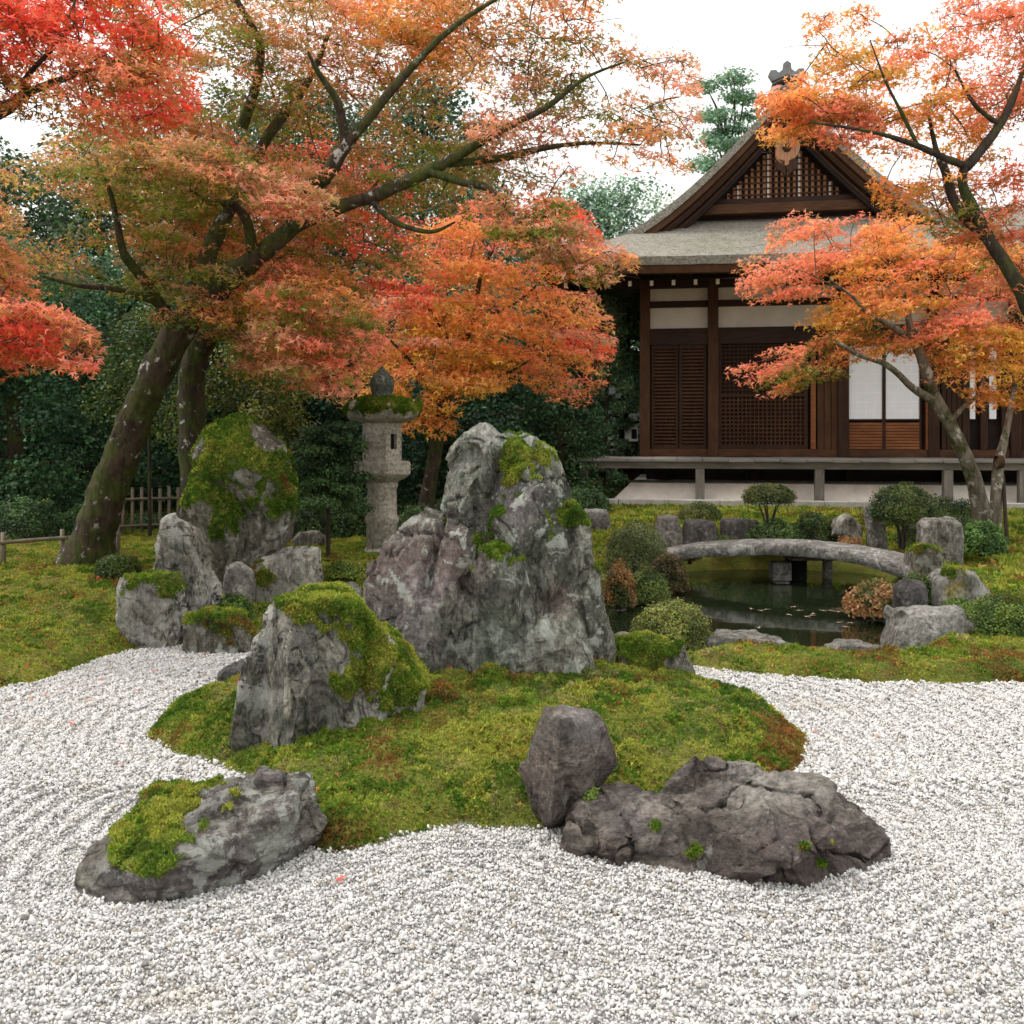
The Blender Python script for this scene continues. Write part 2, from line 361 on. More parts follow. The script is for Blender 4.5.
def H(x, y, full=False):
    di, db, dp = masks(x, y)
    drk = np.minimum(np.minimum(di, sdf(rockA, x, y)), sdf(rockB, x, y))
    drk = drk+fbm(xy3(x, y, 1.2), 31, 2)*.05
    fade = .75+.35*vn(xy3(x, y, 1.1), 33)
    g = ss(9.5, 3.2, y)*(.0150*np.sin(2*np.pi*drk/.104)+.003*np.sin(4*np.pi*drk/.104))*fade*ss(.02, .12, drk)+fbm(xy3(x, y, 5), 35, 3)*.009
    lm = lumps(x, y)
    hi = .012+.10*ss(0, .75, -di)+.03*ss(0, .08, -di)+lm*.072*ss(0, .15, -di)
    left = .035*ss(0, .12, -db)+.21*ss(7.6, 10.2, y)+.10*ss(0, .9, -db)*ss(-1.5, -4, x)*ss(9.5, 8, y)
    right = .04*ss(0, .12, -db)+.02*ss(0, .5, -db)+.19*ss(12.5, 17, y)
    t = ss(-1.2, .9, x); hb = left*(1-t)+right*t+lm*.055*ss(0, .15, -db)*ss(16, 9, y)
    h = np.where(di < 0, hi, np.where(db < 0, hb, g))
    h = np.where(y > 60, h*0+.3, h)
    h = h*ss(-.05, .18, dp)-(.75*ss(.05, -.45, dp))
    mo = np.maximum(ss(.008, -.012, di), ss(.008, -.012, db))
    return (h, mo, di, db, dp) if full else h

def axis(lo, hi, step, ext, grow=1.25, m0=None):
    a = list(np.arange(lo, hi, step)); s_ = step; x = lo; left = []
    while x > -ext: s_ *= grow; x -= s_; left.append(x)
    s_ = step; x = a[-1]; right = []
    while x < ext: s_ *= grow; x += s_; right.append(x)
    return np.array(left[::-1]+a+right)
gx = axis(-5.2, 5.2, .024, 700, 1.22)
gy = np.concatenate([np.array([-300, -100, -30, -10, -3, 0, 1, 1.6]), np.arange(2, 9.6, .024), np.arange(9.6, 24, .09), 24+np.cumsum(.1*1.22**np.arange(34))])
X, Yg = np.meshgrid(gx, gy); x, y = X.ravel(), Yg.ravel()
h, mo, di, db, dp = H(x, y, True)
nx, ny = len(gx), len(gy)
ii = (np.arange(ny-1)[:, None]*nx+np.arange(nx-1)[None]).ravel()
o = mesh_np('ground', np.stack([x, y, h], 1), [np.stack([ii, ii+1, ii+1+nx, ii+nx], 1)], M_ground, moss=mo, smooth=True)
tag(o, kind='structure')
c_ = POND.mean(0); PW = [c_+(p-c_)*1.06 for p in POND]
mb = MB(); mb.add([(p[0], p[1], WZ) for p in PW], [tuple(range(len(PW)))]); tag(mb.build('pond_water', M_water), kind='structure')

# ---------------------------------------------------------------- gravel pebbles
def pebbles():
    pts = []
    for (y0, y1, s_) in ((2.35, 4.4, .0090), (4.4, 8.2, .0115)):
        yy = np.arange(y0, y1, s_)
        for yv in yy:
            w = .53*yv+1.25; xs = np.arange(-w, w, s_); pts.append(np.stack([xs, np.full(len(xs), yv), np.full(len(xs), s_)], 1))
    p = np.concatenate(pts); p[:, :2] += rng.uniform(-.5, .5, (len(p), 2))*p[:, 2:3]
    ex = p[rng.random(len(p)) < .16].copy(); ex[:, :2] += rng.uniform(-.01, .01, (len(ex), 2)); lay = np.concatenate([np.zeros(len(p)), np.ones(len(ex))])
    p = np.concatenate([p, ex]); h, mo, di, db, dp = H(p[:, 0], p[:, 1], True)
    k = (di > -.004) & (db > -.004); p, h, lay = p[k], h[k], lay[k]; n = len(p)
    # template: a crushed chip, a box with strongly shifted corners (8 vertices, 6 faces)
    T = np.array([(x_, y_, z_) for z_ in (-1, 1) for y_ in (-1, 1) for x_ in (-1, 1)])*.72
    TF = np.array([(0, 2, 3, 1), (4, 5, 7, 6), (0, 1, 5, 4), (2, 6, 7, 3), (0, 4, 6, 2), (1, 3, 7, 5)])
    V = T[None]*(1+rng.uniform(-.55, .30, (n, 8, 3)))
    sc = (p[:, 2]*.66*np.exp(rng.normal(0, .32, n)))[:, None]*rng.uniform(.6, 1.3, (n, 3))*np.array([1, 1, .68]); V = V*sc[:, None, :]
    q = rng.normal(size=(n, 4)); q /= np.linalg.norm(q, axis=1)[:, None]; V = qrot(V, q)
    V[:, :, 0] += p[:, 0:1]; V[:, :, 1] += p[:, 1:2]; V[:, :, 2] += (h+.002+lay*.006+rng.uniform(-.003, .003, n))[:, None]
    b = np.clip(rng.normal(.59, .07, n), .28, .72); col = np.stack([b, b*.98, b*.945], 1)
    u = rng.random(n); col[u < .05] *= np.array([.62, .55, .46]); kk = (u > .05) & (u < .085); col[kk] *= np.array([.30, .29, .29]); kk = (u > .085) & (u < .22); col[kk] *= .72
    dirt = ss(.25, .6, fbm(xy3(p[:, 0], p[:, 1], 2.2), 77, 3)); col *= 1-dirt[:, None]*np.array([.10, .14, .2])
    Fi = (TF[None]+(np.arange(n)*8)[:, None, None]).reshape(-1, 4)
    tag(mesh_np('gravel', V.reshape(-1, 3), [Fi], M_gravel, col=np.repeat(col, 8, 0)), 'raked white gravel bed around the moss island', 'gravel', kind='stuff')
def qrot(V, q):
    w = q[:, None, 0:1]; u = q[:, None, 1:4]; t = 2*np.cross(np.broadcast_to(u, V.shape), V); return V+w*t+np.cross(np.broadcast_to(u, V.shape), t)
pebbles()

# ---------------------------------------------------------------- moss tufts
def tufts(Pn, N, size, col, blades=5, spread=.9, wid=.32):
    n = len(Pn); sz = np.broadcast_to(np.asarray(size, float), (n,))
    b = np.repeat(Pn, blades, 0); Nn = np.repeat(N, blades, 0); s_ = np.repeat(sz, blades)[:, None]*rng.uniform(.6, 1.3, (n*blades, 1))
    dr = Nn*1.0+rng.normal(0, spread*.6, (n*blades, 3)); dr /= np.linalg.norm(dr, axis=1)[:, None]+1e-9
    sd = np.cross(dr, rng.normal(size=dr.shape)); sd /= np.linalg.norm(sd, axis=1)[:, None]+1e-9
    b = b+rng.normal(0, .25, b.shape)*s_
    V = np.stack([b-sd*s_*wid, b+sd*s_*wid, b+dr*s_+sd*s_*.1], 1).reshape(-1, 3)
    c = np.repeat(col, blades, 0)*rng.uniform(.75, 1.25, (n*blades, 1)); c = np.repeat(c, 3, 0)
    return V, np.arange(len(V)).reshape(-1, 3), c
MG = np.array([(.065, .145, .016), (.145, .235, .026), (.34, .35, .06), (.03, .065, .012), (.22, .085, .035), (.46, .34, .18)])  # green, yellow-green, straw-yellow, dark, brown-red, dry
def mosscol(p, warm=.5, bright=0.0):
    n = len(p); hf = rng.normal(0, .13, n)+fbm(p*28, 58, 2)*.35; a = fbm(p*2.2, 51, 4)+hf; b = fbm(p*5.5, 52, 4)+hf; c = fbm(p*3.6+9, 53, 5)+hf*.9
    w = ss(-.18, .28, a+bright)[:, None]; col = MG[0]*(1-w)+MG[1]*w
    w = ss(.08, .38, b+bright*.6+warm*.1)[:, None]; col = col*(1-w)+MG[2]*w*.9+MG[0]*w*.1
    w = ss(.16, .44, c+(warm-.5)*.35)[:, None]*.85; col = col*(1-w)+MG[4]*w
    w = ss(.33, .5, -c)[:, None]*warm; col = col*(1-w)+MG[5]*w
    w = ss(.15, .5, -b)[:, None]*.6; col = col*(1-w)+MG[3]*w
    return col*rng.uniform(.8, 1.2, (n, 1))
def ground_tufts(name, label, test, y0, y1, sp, size, warm, bright, blades=5):
    pts = []
    for yv in np.arange(y0, y1, sp):
        w = .54*yv+.9; xs = np.arange(-w, w, sp); pts.append(np.stack([xs, np.full(len(xs), yv)], 1))
    p = np.concatenate(pts)+rng.uniform(-sp, sp, (sum(map(len, pts)), 2))*.7
    h, mo, di, db, dp = H(p[:, 0], p[:, 1], True); k = test(p[:, 0], p[:, 1], di, db, dp); p, h = p[k], h[k]
    e = .02; N = np.stack([-(H(p[:, 0]+e, p[:, 1])-h)/e, -(H(p[:, 0], p[:, 1]+e)-h)/e, np.ones(len(p))], 1); N /= np.linalg.norm(N, axis=1)[:, None]
    P3 = np.stack([p[:, 0], p[:, 1], h-.002], 1)
    gr = ss(-.2, .3, fbm(P3*5, 61, 3))+1.1*ss(.12, .4, fbm(P3*np.array([11, 11, 3.]), 62, 2)); c = mosscol(P3, warm, bright)
    V, Fi, c = tufts(P3, N, size*(.7+.6*gr), c, blades, 1.3)
    tag(mesh_np(name, V, [Fi], M_mosst, col=c), label, 'moss', kind='stuff')
ground_tufts('moss', 'cushioned green and rust moss covering the gravel island', lambda x, y, di, db, dp: di < 0, 3.4, 8, .0095, .0125, .5, .1, 6)
ground_tufts('moss', 'yellow green moss lawn beside the leaning maple', lambda x, y, di, db, dp: (db < 0) & (x < 0.6) & (di > 0), 5.2, 15, .019, .017, .35, .3, 5)
ground_tufts('moss', 'moss strip between the pond and the gravel', lambda x, y, di, db, dp: (db < 0) & (x >= .6) & (dp > .03) & (di > 0), 5.2, 9.6, .0145, .0145, .8, .2, 5)
ground_tufts('moss', 'moss lawn on the far side of the pond', lambda x, y, di, db, dp: (db < 0) & (x >= -1) & (dp > .05) & (di > 0), 9.6, 19.3, .04, .04, .4, .25, 4)

# ---------------------------------------------------------------- rocks
def hull(bm, pts):
    b = bmesh.new(); vs = [b.verts.new(p) for p in pts]; r = bmesh.ops.convex_hull(b, input=vs)
    me = bpy.data.meshes.new('t'); junk = [g for g in r['geom_interior'] if isinstance(g, bmesh.types.BMVert)]
    bmesh.ops.delete(b, geom=junk, context='VERTS'); b.to_mesh(me); b.free(); bm.from_mesh(me); bpy.data.meshes.remove(me)
def lump(Y, outline, front=(), depth=.5, back=.72, fd=.10):
    """outline: silhouette pixels at distance Y; front: (px,py,dy) points nearer to the camera; a shrunk copy of the outline closes the back"""
    o_ = np.array([P(a, b, Y) for a, b in outline]); c = o_.mean(0)
    pts = [tuple(p) for p in o_]
    for p in o_:
        q = c+(p-c)*back; q[2] = min(q[2], p[2]-.02) if p[2] > c[2] else p[2]; pts.append((q[0], Y+depth, q[2]))
    for p in o_:
        q = c+(p-c)*.8; pts.append((q[0], Y-fd, q[2]))
    zl = min(p[2] for p in pts); pts += [(p[0], p[1], p[2]-.13) for p in list(pts) if p[2] < zl+.05]
    for a, b, dy in front: pts.append(tuple(P(a, b, Y+dy)))
    return pts
def rock(name, label, cat, Y, px, lumps_, mat, vox=.014, amp=1.0, strata=None, moss=0.0, blobs=(), tints=(), tuft=.012, seed=0, group=None, bz=None, mthick=.02, warm=.25, bright=.1, layer=None, facet=1.0, cracks=1.0, chisel=1.0):
    """lumps_: lists of 3D points; hulls fused, then weathered in code"""
    allv = np.array([p for l in lumps_ for p in l]); size = (allv.max(0)-allv.min(0)).max(); org = allv.mean(0); org[2] = allv[:, 2].min(); k = 1/max(size, .25); A = size*amp
    st = np.array(strata if strata is not None else (1, 1, .45))
    def vox_mesh(me, vs, it, nf=0, lv=0):
        t = bpy.data.objects.new('tmp', me); COL.objects.link(t)
        r_ = t.modifiers.new('r', 'REMESH'); r_.mode = 'VOXEL'; r_.voxel_size = vs
        if it: s_ = t.modifiers.new('s', 'SMOOTH'); s_.factor = .5; s_.iterations = it
        if nf:
            eo = t.evaluated_get(bpy.context.evaluated_depsgraph_get()); m2 = bpy.data.meshes.new_from_object(eo); t.modifiers.clear(); old = t.data; t.data = m2; bpy.data.meshes.remove(old)
            dm = t.modifiers.new('d', 'DECIMATE'); dm.ratio = min(1, nf/(2*len(m2.polygons))); sb = t.modifiers.new('u', 'SUBSURF'); sb.subdivision_type = 'SIMPLE'; sb.levels = lv; me = m2
        eo = t.evaluated_get(bpy.context.evaluated_depsgraph_get()); ev = eo.to_mesh()
        n = len(ev.vertices); V = np.empty(n*3); ev.vertices.foreach_get('co', V); N = np.empty(n*3); ev.vertices.foreach_get('normal', N)
        L = np.empty(len(ev.loops), np.int32); ev.loops.foreach_get('vertex_index', L)
        eo.to_mesh_clear(); bpy.data.objects.remove(t); bpy.data.meshes.remove(me); return V.reshape(-1, 3), N.reshape(-1, 3), L.reshape(-1, 4)
    parts, off, quads = [], 0, []
    for li, l in enumerate(lumps_):
        bm = bmesh.new(); hull(bm, l); me = bpy.data.meshes.new('tmp'); bm.to_mesh(me); bm.free()
        V, N, L4 = vox_mesh(me, vox*1.15, 1); sd_ = seed+li*7; q = V-org+seed*3.7+li*2.3
        w = np.stack([fbm(q*3*k, sd_+1, 3), fbm(q*3*k+7, sd_+2, 3), fbm(q*3*k+19, sd_+3, 3)], 1)*.16
        u_ = q*st*k*3.1+w*.7; d1, d2, c1, tl = voro(u_, sd_+5)
        D = (tl*(u_-c1)).sum(1)*.078*A*facet+tl[:, 0]*.016*A-.024*A*ss(.08, 0, d2-d1)*ss(-.3, .4, fbm(q*2.5*k, sd_+8, 2)+.15)
        u_ = q*st*k*9+w*2; d1, d2, c1, tl = voro(u_, sd_+15)
        D += (tl*(u_-c1)).sum(1)*.019*A*facet-.010*A*ss(.08, 0, d2-d1)
        ns = np.array(layer if layer is not None else (.9, .3, .3), float)+np.array([.25*math.sin(li*2.1), .2*math.cos(li*1.7), .25*math.sin(li*3.3)]); ns /= np.linalg.norm(ns)
        sv = (q@ns)*k*12+fbm(q*3*k, sd_+60, 4)*1.3; fr = sv-np.floor(sv); jf = _h(np.floor(sv), np.floor(sv)*0, np.floor(sv)*0, sd_+3)
        D += (np.minimum(fr, (1-fr)*6)-.4)*.018*A*(.3+1.3*jf)*ss(-.35, .2, fbm(q*2*k, sd_+61, 2)+.1)
        D += fbm(q*5*k*st, sd_+21, 4)*.014*A
        parts.append(V+N*D[:, None]); quads.append(L4+off); off += len(V)
    me = bpy.data.meshes.new('tmp'); VV = np.concatenate(parts); me.from_pydata(VV.tolist(), [], np.concatenate(quads).tolist()); me.update()
    V, N, L4 = vox_mesh(me, vox*.85, 0, int(450+(900 if vox < .016 else 250)*min(1.8, size)*chisel), 3 if vox < .016 else 2); n = len(V); q = V-org+seed*3.7
    wq = q*k+np.stack([fbm(q*4*k, seed+91, 3), fbm(q*4*k+5, seed+92, 3), fbm(q*4*k+9, seed+93, 3)], 1)*.10
    D = -np.abs(ridg(q*10*k*st, seed+25, 4))*.006*A+fbm(q*26*k*np.sqrt(st), seed+31, 4)*.007*A+ridg(q*55*k, seed+33, 2)*.003*A
    ck = ss(.055, 0, np.abs(vn(wq*st*6, seed+81)))*ss(-.25, .25, vn(q*3*k, seed+82))+.7*ss(.05, 0, np.abs(vn(wq*st[::-1]*9, seed+83)))*ss(-.1, .3, vn(q*4*k, seed+84))
    D -= ck*.017*A*cracks
    _, _, c1, tl = voro(wq*st*22+fbm(q*30*k, 3, 2)[:, None]*.2, seed+95); D += (tl*(wq*st*22-c1)).sum(1)*.005*A
    V2 = V+N*D[:, None]
    px_, py_ = proj(V2)
    nz_ = fbm(q*5.5*max(1, .7*k), seed+41, 5)
    mk = N[:, 2]*.75+nz_*.8+fbm(q*24, seed+43, 4)*.55+moss-1.0-np.clip(D/A, -.02, .02)*9
    bl_ = np.zeros(n)
    for b in blobs:
        sg = b[3] if len(b) > 3 else 1.0; bl_ = bl_+sg*np.exp(-(((px_-b[0])**2+(py_-b[1])**2)/b[2]**2))
    mk = mk+np.clip(bl_, -1.6, 1.35)*1.35*(1+nz_*.9)*(.35+.65*ss(-.5, .2, N[:, 2]))+.02*(len(blobs) > 0)
    mk = ss(.0, .5, mk)
    cl = .5+.5*(1-np.abs(vn((V-org)*13, seed+51)))+.4*vn((V-org)*30, 5)
    V3 = V2+(N*.6+np.array([0, 0, .4]))*(mk*mthick*cl)[:, None]
    loc = tuple(org)
    has = mk.max() > .55
    root = mesh_np(name, V3, [L4], mat, moss=mk, smooth=True, loc=loc)
    tag(root, label, cat, group)
    tc = np.zeros((n, 4), np.float32)
    for (a, b, r_, c) in tints:
        wgt = np.exp(-(((px_-a)**2+(py_-b)**2)/r_**2)**1.5)*(c[3] if len(c) > 3 else .8)
        wgt = np.clip(wgt+fbm(q*6, seed+70, 3)*.35*wgt, 0, 1)
        tc[:, :3] = tc[:, :3]*(1-wgt[:, None])+np.array(c[:3])*wgt[:, None]; tc[:, 3] = np.maximum(tc[:, 3], wgt)
    tc[:, :3] /= np.maximum(tc[:, 3:4], 1e-3)
    a = root.data.attributes.new('tint', 'FLOAT_COLOR', 'POINT'); a.data.foreach_set('color', np.clip(tc, 0, 1).ravel())
    if has and tuft and len(L4):
        fm = mk[L4].mean(1); c0, c1_, c2 = V3[L4[:, 0]], V3[L4[:, 1]], V3[L4[:, 2]]
        ar = np.linalg.norm(np.cross(c1_-c0, c2-c0), axis=1); dens = 1/(tuft*.6)**2
        num = ar*dens*ss(.4, .62, fm); cnt = np.floor(num+rng.random(len(num))).astype(int); fi = np.repeat(np.arange(len(L4)), cnt)
        if len(fi) == 0: return root
        if len(fi) > 90000: fi = rng.choice(fi, 90000, replace=False)
        u, v = rng.random((len(fi), 1)), rng.random((len(fi), 1)); c3 = V3[L4[fi, 3]]
        pt = (c0[fi]*(1-u)+c1_[fi]*u)*(1-v)+(c3*(1-u)+c2[fi]*u)*v
        nn = N[L4[fi]].mean(1)+np.array([0, 0, .35]); nn /= np.linalg.norm(nn, axis=1)[:, None]
        c = mosscol(pt*1.5, warm, bright)
        Vt, Ft, Ct = tufts(pt, nn, tuft, c, 4)
        o = mesh_np('moss', Vt-org, [Ft], M_mosst, root, col=Ct)
    return root
GR, PU = (.40, .41, .37), (.215, .155, .14)

# the tall centre rock
Y0 = 6.15
L = [
 lump(Y0+.12, [(481, 421), (492, 421), (506, 450), (497, 500), (480, 560), (455, 540), (434, 508), (441, 478), (460, 440)], [(486, 450, -.12), (470, 490, -.16), (462, 520, -.14)], .4, fd=.05),
 lump(Y0+.12, [(500, 430), (524, 430), (548, 441), (566, 462), (577, 488), (578, 508), (568, 525), (548, 560), (500, 580), (478, 545), (488, 500), (500, 455)], [(525, 450, -.14), (500, 520, -.24), (540, 490, -.22), (560, 500, -.12), (520, 540, -.26)], .45, fd=.06),
 lump(Y0+.05, [(357, 612), (371, 567), (393, 534), (424, 505), (444, 508), (452, 540), (446, 590), (430, 640), (405, 684), (372, 660)], [(400, 570, -.12), (425, 540, -.16), (415, 610, -.24)], .4, fd=.05),
 lump(Y0-.08, [(448, 517), (468, 528), (479, 548), (466, 590), (455, 645), (430, 665), (424, 605), (438, 572)], [(455, 560, -.1), (440, 620, -.12)], .35, fd=.04),
 lump(Y0-.12, [(393, 625), (430, 596), (452, 600), (462, 640), (452, 686), (405, 686), (385, 655)], [(430, 640, -.14), (415, 670, -.12)], .4, fd=.05),
 lump(Y0-.16, [(470, 568), (480, 550), (504, 545), (522, 560), (530, 590), (515, 612), (482, 605), (466, 590)], [(497, 580, -.12)], .35, fd=.05),
 lump(Y0-.10, [(462, 600), (500, 590), (532, 596), (538, 640), (512, 688), (452, 690), (448, 645)], [(490, 640, -.12), (475, 670, -.10)], .35, fd=.05),
 lump(Y0+.0, [(527, 532), (544, 508), (577, 509), (588, 530), (589, 565), (578, 600), (562, 650), (535, 620), (523, 570)], [(548, 545, -.16), (570, 560, -.14), (550, 600, -.2)], .45, fd=.05),
 lump(Y0+.08, [(572, 556), (597, 573), (604, 610), (615, 650), (610, 694), (575, 694), (562, 630)], [(590, 630, -.12)], .4, fd=.05),
 lump(Y0-.20, [(466, 692), (500, 655), (546, 606), (574, 592), (590, 640), (598, 694)], [(545, 650, -.10), (572, 650, -.10)], .4, fd=.03),
 lump(Y0+.3, [(400, 600), (450, 520), (560, 520), (590, 600), (590, 690), (390, 690)], (), .3, fd=.1),
]
rock('boulder', 'tall craggy grey and purple rock rising from the moss island', 'rock', Y0, 490, L, M_rock_main, .0125, .8, (1.3, 1.3, .45), -.02,
     [(505, 452, 16), (525, 448, 13), (545, 455, 14), (512, 472, 12), (505, 490, 11), (497, 510, 11), (488, 528, 11), (478, 540, 12), (535, 478, 9, .8), (550, 516, 17), (570, 514, 15), (545, 532, 9), (484, 553, 15), (505, 555, 16), (525, 562, 12), (470, 575, 8), (600, 565, 7), (590, 520, 7), (440, 560, 7, .8), (433, 590, 6, .7), (425, 560, 26, -1), (400, 620, 50, -1), (560, 640, 40, -.6), (475, 470, 20, -.8)],
     [(470, 465, 22, (.44, .44, .38, .35)), (488, 436, 14, (.52, .51, .45, .5)), (552, 452, 14, (.48, .47, .42, .4)), (505, 645, 34, (.30, .35, .29, .6)), (500, 590, 18, (.10, .095, .085, .8)), (590, 620, 24, (.15, .15, .12, .7)), (395, 560, 55, PU), (440, 560, 40, PU), (400, 640, 45, (.15, .13, .125)), (520, 505, 28, (.2, .175, .18, .6)), (560, 600, 20, (.17, .12, .10, .6)), (540, 660, 34, (.27, .25, .22, .6)), (425, 590, 22, (.34, .28, .28, .9))], seed=1, mthick=.022, warm=.1, bright=.15, layer=(1, .3, .35), facet=.6, chisel=2.0, cracks=1.5)  # the last tint paints a highlight onto the purple slab
# the lichen covered standing rock in front of it
Y0 = 4.95
L = [
 lump(Y0-.02, [(224, 766), (236, 692), (252, 645), (262, 628), (270, 690), (264, 776), (240, 774)], [(252, 720, -.05)], .3, fd=.02),
 lump(Y0, [(260, 612), (276, 600), (292, 603), (312, 628), (336, 642), (334, 690), (337, 752), (300, 771), (262, 776), (254, 700)], [(284, 640, -.12), (300, 700, -.18), (290, 768, -.14), (268, 760, -.04)], .4, fd=.03),
 lump(Y0+.05, [(305, 602), (350, 598), (369, 622), (374, 690), (384, 742), (330, 768), (318, 700)], [(340, 640, -.10), (350, 720, -.16)], .4, fd=.04),
 lump(Y0+.12, [(352, 618), (385, 638), (410, 664), (430, 690), (424, 716), (380, 740), (348, 744), (352, 680)], [(380, 680, -.14), (402, 706, -.10), (375, 725, -.14)], .4, fd=.04),
 lump(Y0+.05, [(262, 607), (290, 597), (330, 596), (362, 610), (366, 632), (310, 632)], (), .4, fd=.06),
]
rock('boulder', 'pale lichen streaked rock with moss cap beside the tall centre rock', 'rock', Y0, 320, L, M_rock_grey, .0105, .8, (1.6, 1.2, .35), -.35,
     [(345, 612, 42), (300, 605, 26), (375, 660, 36), (405, 680, 34), (400, 700, 22), (330, 690, 24, .7), (275, 650, 26, -1.2), (275, 720, 40, -1), (335, 655, 14, -1)], [(250, 700, 20, (.12, .12, .10, .5))], seed=2, mthick=.024, warm=.1, bright=.35, layer=(1, .2, .2), facet=.6, chisel=1.6, cracks=1.4)
# flat rock with moss, lowest in the picture
def GZ(l): return [tuple(G(a, b, z)) for a, b, z in l]
L = [GZ([(78, 892, 0), (92, 893, 0), (145, 906, 0), (200, 898, 0), (250, 880, 0), (318, 846, 0), (84, 868, .06), (104, 846, .10), (140, 806, .17), (190, 787, .20), (262, 778, .24), (300, 786, .24), (313, 798, .22),
         (318, 818, .14), (150, 880, .10), (190, 862, .13), (240, 838, .17), (292, 806, .215), (160, 790, .05), (310, 780, .05)]) + [(-1.3, 4.35, -.05), (-.8, 4.4, -.05), (-.78, 4.0, -.08), (-1.5, 3.6, -.08), (-1.3, 3.4, -.08)],
     GZ([(215, 790, .235), (250, 778, .25), (300, 788, .25), (225, 830, .2), (290, 815, .2), (250, 850, .08)]) + [(-.9, 4.3, 0), (-1.1, 4.2, 0)]]
rock('boulder', 'low flat rock with moss patches lying on the raked gravel', 'rock', 3.8, 200, L, M_rock_flat, .0085, .75, (.6, .8, 1.8), -.38,
     [(165, 815, 30), (150, 838, 9, -1.6), (205, 846, 10, -1.6), (190, 822, 9, -1.4), (180, 800, 22), (130, 850, 24), (200, 865, 26), (165, 880, 20), (225, 858, 20), (150, 830, 20), (235, 795, 14), (225, 812, 10), (190, 890, 12, .8), (270, 800, 22, -1), (240, 830, 16, -1), (215, 780, 8)], [(265, 845, 20, (.22, .225, .17, .6)), (110, 875, 16, (.05, .05, .05, .6))], seed=3, mthick=.02, warm=.15, bright=.5, layer=(.2, .5, 1), chisel=2, cracks=1.6)
# small pointed rock
L = [[tuple(P(a, b, 4.12)) for a, b in ((519, 770), (529, 740), (547, 709), (595, 713), (610, 735), (617, 764), (598, 795), (574, 818), (542, 826), (530, 800))]+[tuple(P(a, b, 3.9)) for a, b in ((562, 716), (556, 770), (550, 826))]+[tuple(P(a, b, 4.38)) for a, b in ((560, 706), (590, 708), (540, 740), (600, 760), (560, 830))]]
rock('boulder', 'small smooth dark pointed rock standing at the moss edge', 'rock', 4.1, 568, L, M_rock_dark, .0085, .6, (1.4, 1, .5), -1.3, [(560, 818, 12, .5), (605, 800, 12, .6)], [(540, 770, 26, (.13, .095, .08, .6)), (580, 725, 22, (.27, .25, .24, .7))], seed=4, facet=.9)
# flat dark rock
L = [GZ([(640, 805, .10), (668, 790, .20), (700, 770, .24), (725, 764, .26), (780, 770, .25), (820, 778, .25), (840, 790, .22), (862, 820, .16), (893, 845, 0), (868, 862, 0), (800, 882, 0), (740, 880, 0), (660, 862, 0), (690, 815, .19), (760, 815, .22), (830, 812, .2), (700, 872, .03), (790, 860, .13)])
     + [(.85, 4.5, -.05), (1.3, 4.5, -.05), (1.55, 4.1, -.05), (1.1, 3.5, -.08), (.6, 3.6, -.08)],
     GZ([(569, 850, 0), (574, 838, .05), (584, 812, .10), (620, 800, .13), (660, 812, .14), (700, 835, .12), (720, 850, .08), (640, 860, 0), (700, 872, 0), (600, 856, 0)]) + [(.3, 4.2, -.05), (.6, 4.3, -.05), (.9, 3.8, -.05)],
     GZ([(840, 825, .13), (870, 820, .12), (895, 845, .01), (868, 864, 0), (820, 872, 0), (815, 850, .1)]) + [(1.5, 4.1, -.04)]]
rock('boulder', 'broad dark slate rock with creased top at the gravel edge', 'rock', 3.8, 730, L, M_rock_dark, .0085, .85, (1, .7, 1.3), -.95,
     [(655, 825, 9, 1.3), (695, 853, 12, 1.6), (725, 835, 8, 1.2), (805, 848, 11, 1.5), (820, 865, 10, 1.4), (833, 843, 8, 1.3), (745, 865, 8, 1.3)], [(760, 776, 38, (.40, .375, .33, .6)), (810, 788, 26, (.36, .34, .30, .5)), (630, 820, 30, (.13, .11, .11, .6)), (610, 850, 16, (.15, .10, .08, .5))], seed=5, mthick=.012, warm=0, bright=.0, tuft=.009, layer=(-.5, .6, 1), chisel=2.4, cracks=1.9, facet=1.15)
L = [lump(6.35, [(604, 690), (608, 662), (618, 646), (650, 641), (682, 650), (696, 672), (705, 698), (650, 705)], [(650, 670, -.12)], .4, fd=.06)]
rock('boulder', 'low rock padded with green moss behind the island edge', 'rock', 6.3, 655, L, M_rock_mossy, .012, .9, None, .15, [(650, 655, 34)], (), seed=6, mthick=.03, warm=.2)
L = [lump(6.1, [(212, 692), (218, 672), (232, 664), (250, 668), (262, 690)], (), .25, fd=.05)]
rock('boulder', 'small dark stone peeping out behind the lichen streaked rock', 'rock', 6.1, 235, L, M_rock_pdark, .014, .8, None, -.6, (), (), seed=7)

def simple(label, Y, outline, mat, seed, moss=-.4, depth=.35, blobs=(), tints=(), vox=.018, front=(), cat='rock', amp=.8, warm=.3, bright=.1, mthick=.02, group=None, tuft=.016, strata=None, lump2=None, name='boulder', fd=.06):
    L = [lump(Y, outline, front, depth, fd=fd)]
    if lump2: L.append(lump(*lump2))
    L = [[tuple(p) for p in l] for l in L]
    return rock(name, label, cat, Y, 0, L, mat, vox, amp, strata, moss, blobs, tints, tuft, seed, group, mthick=mthick, warm=warm, bright=bright)
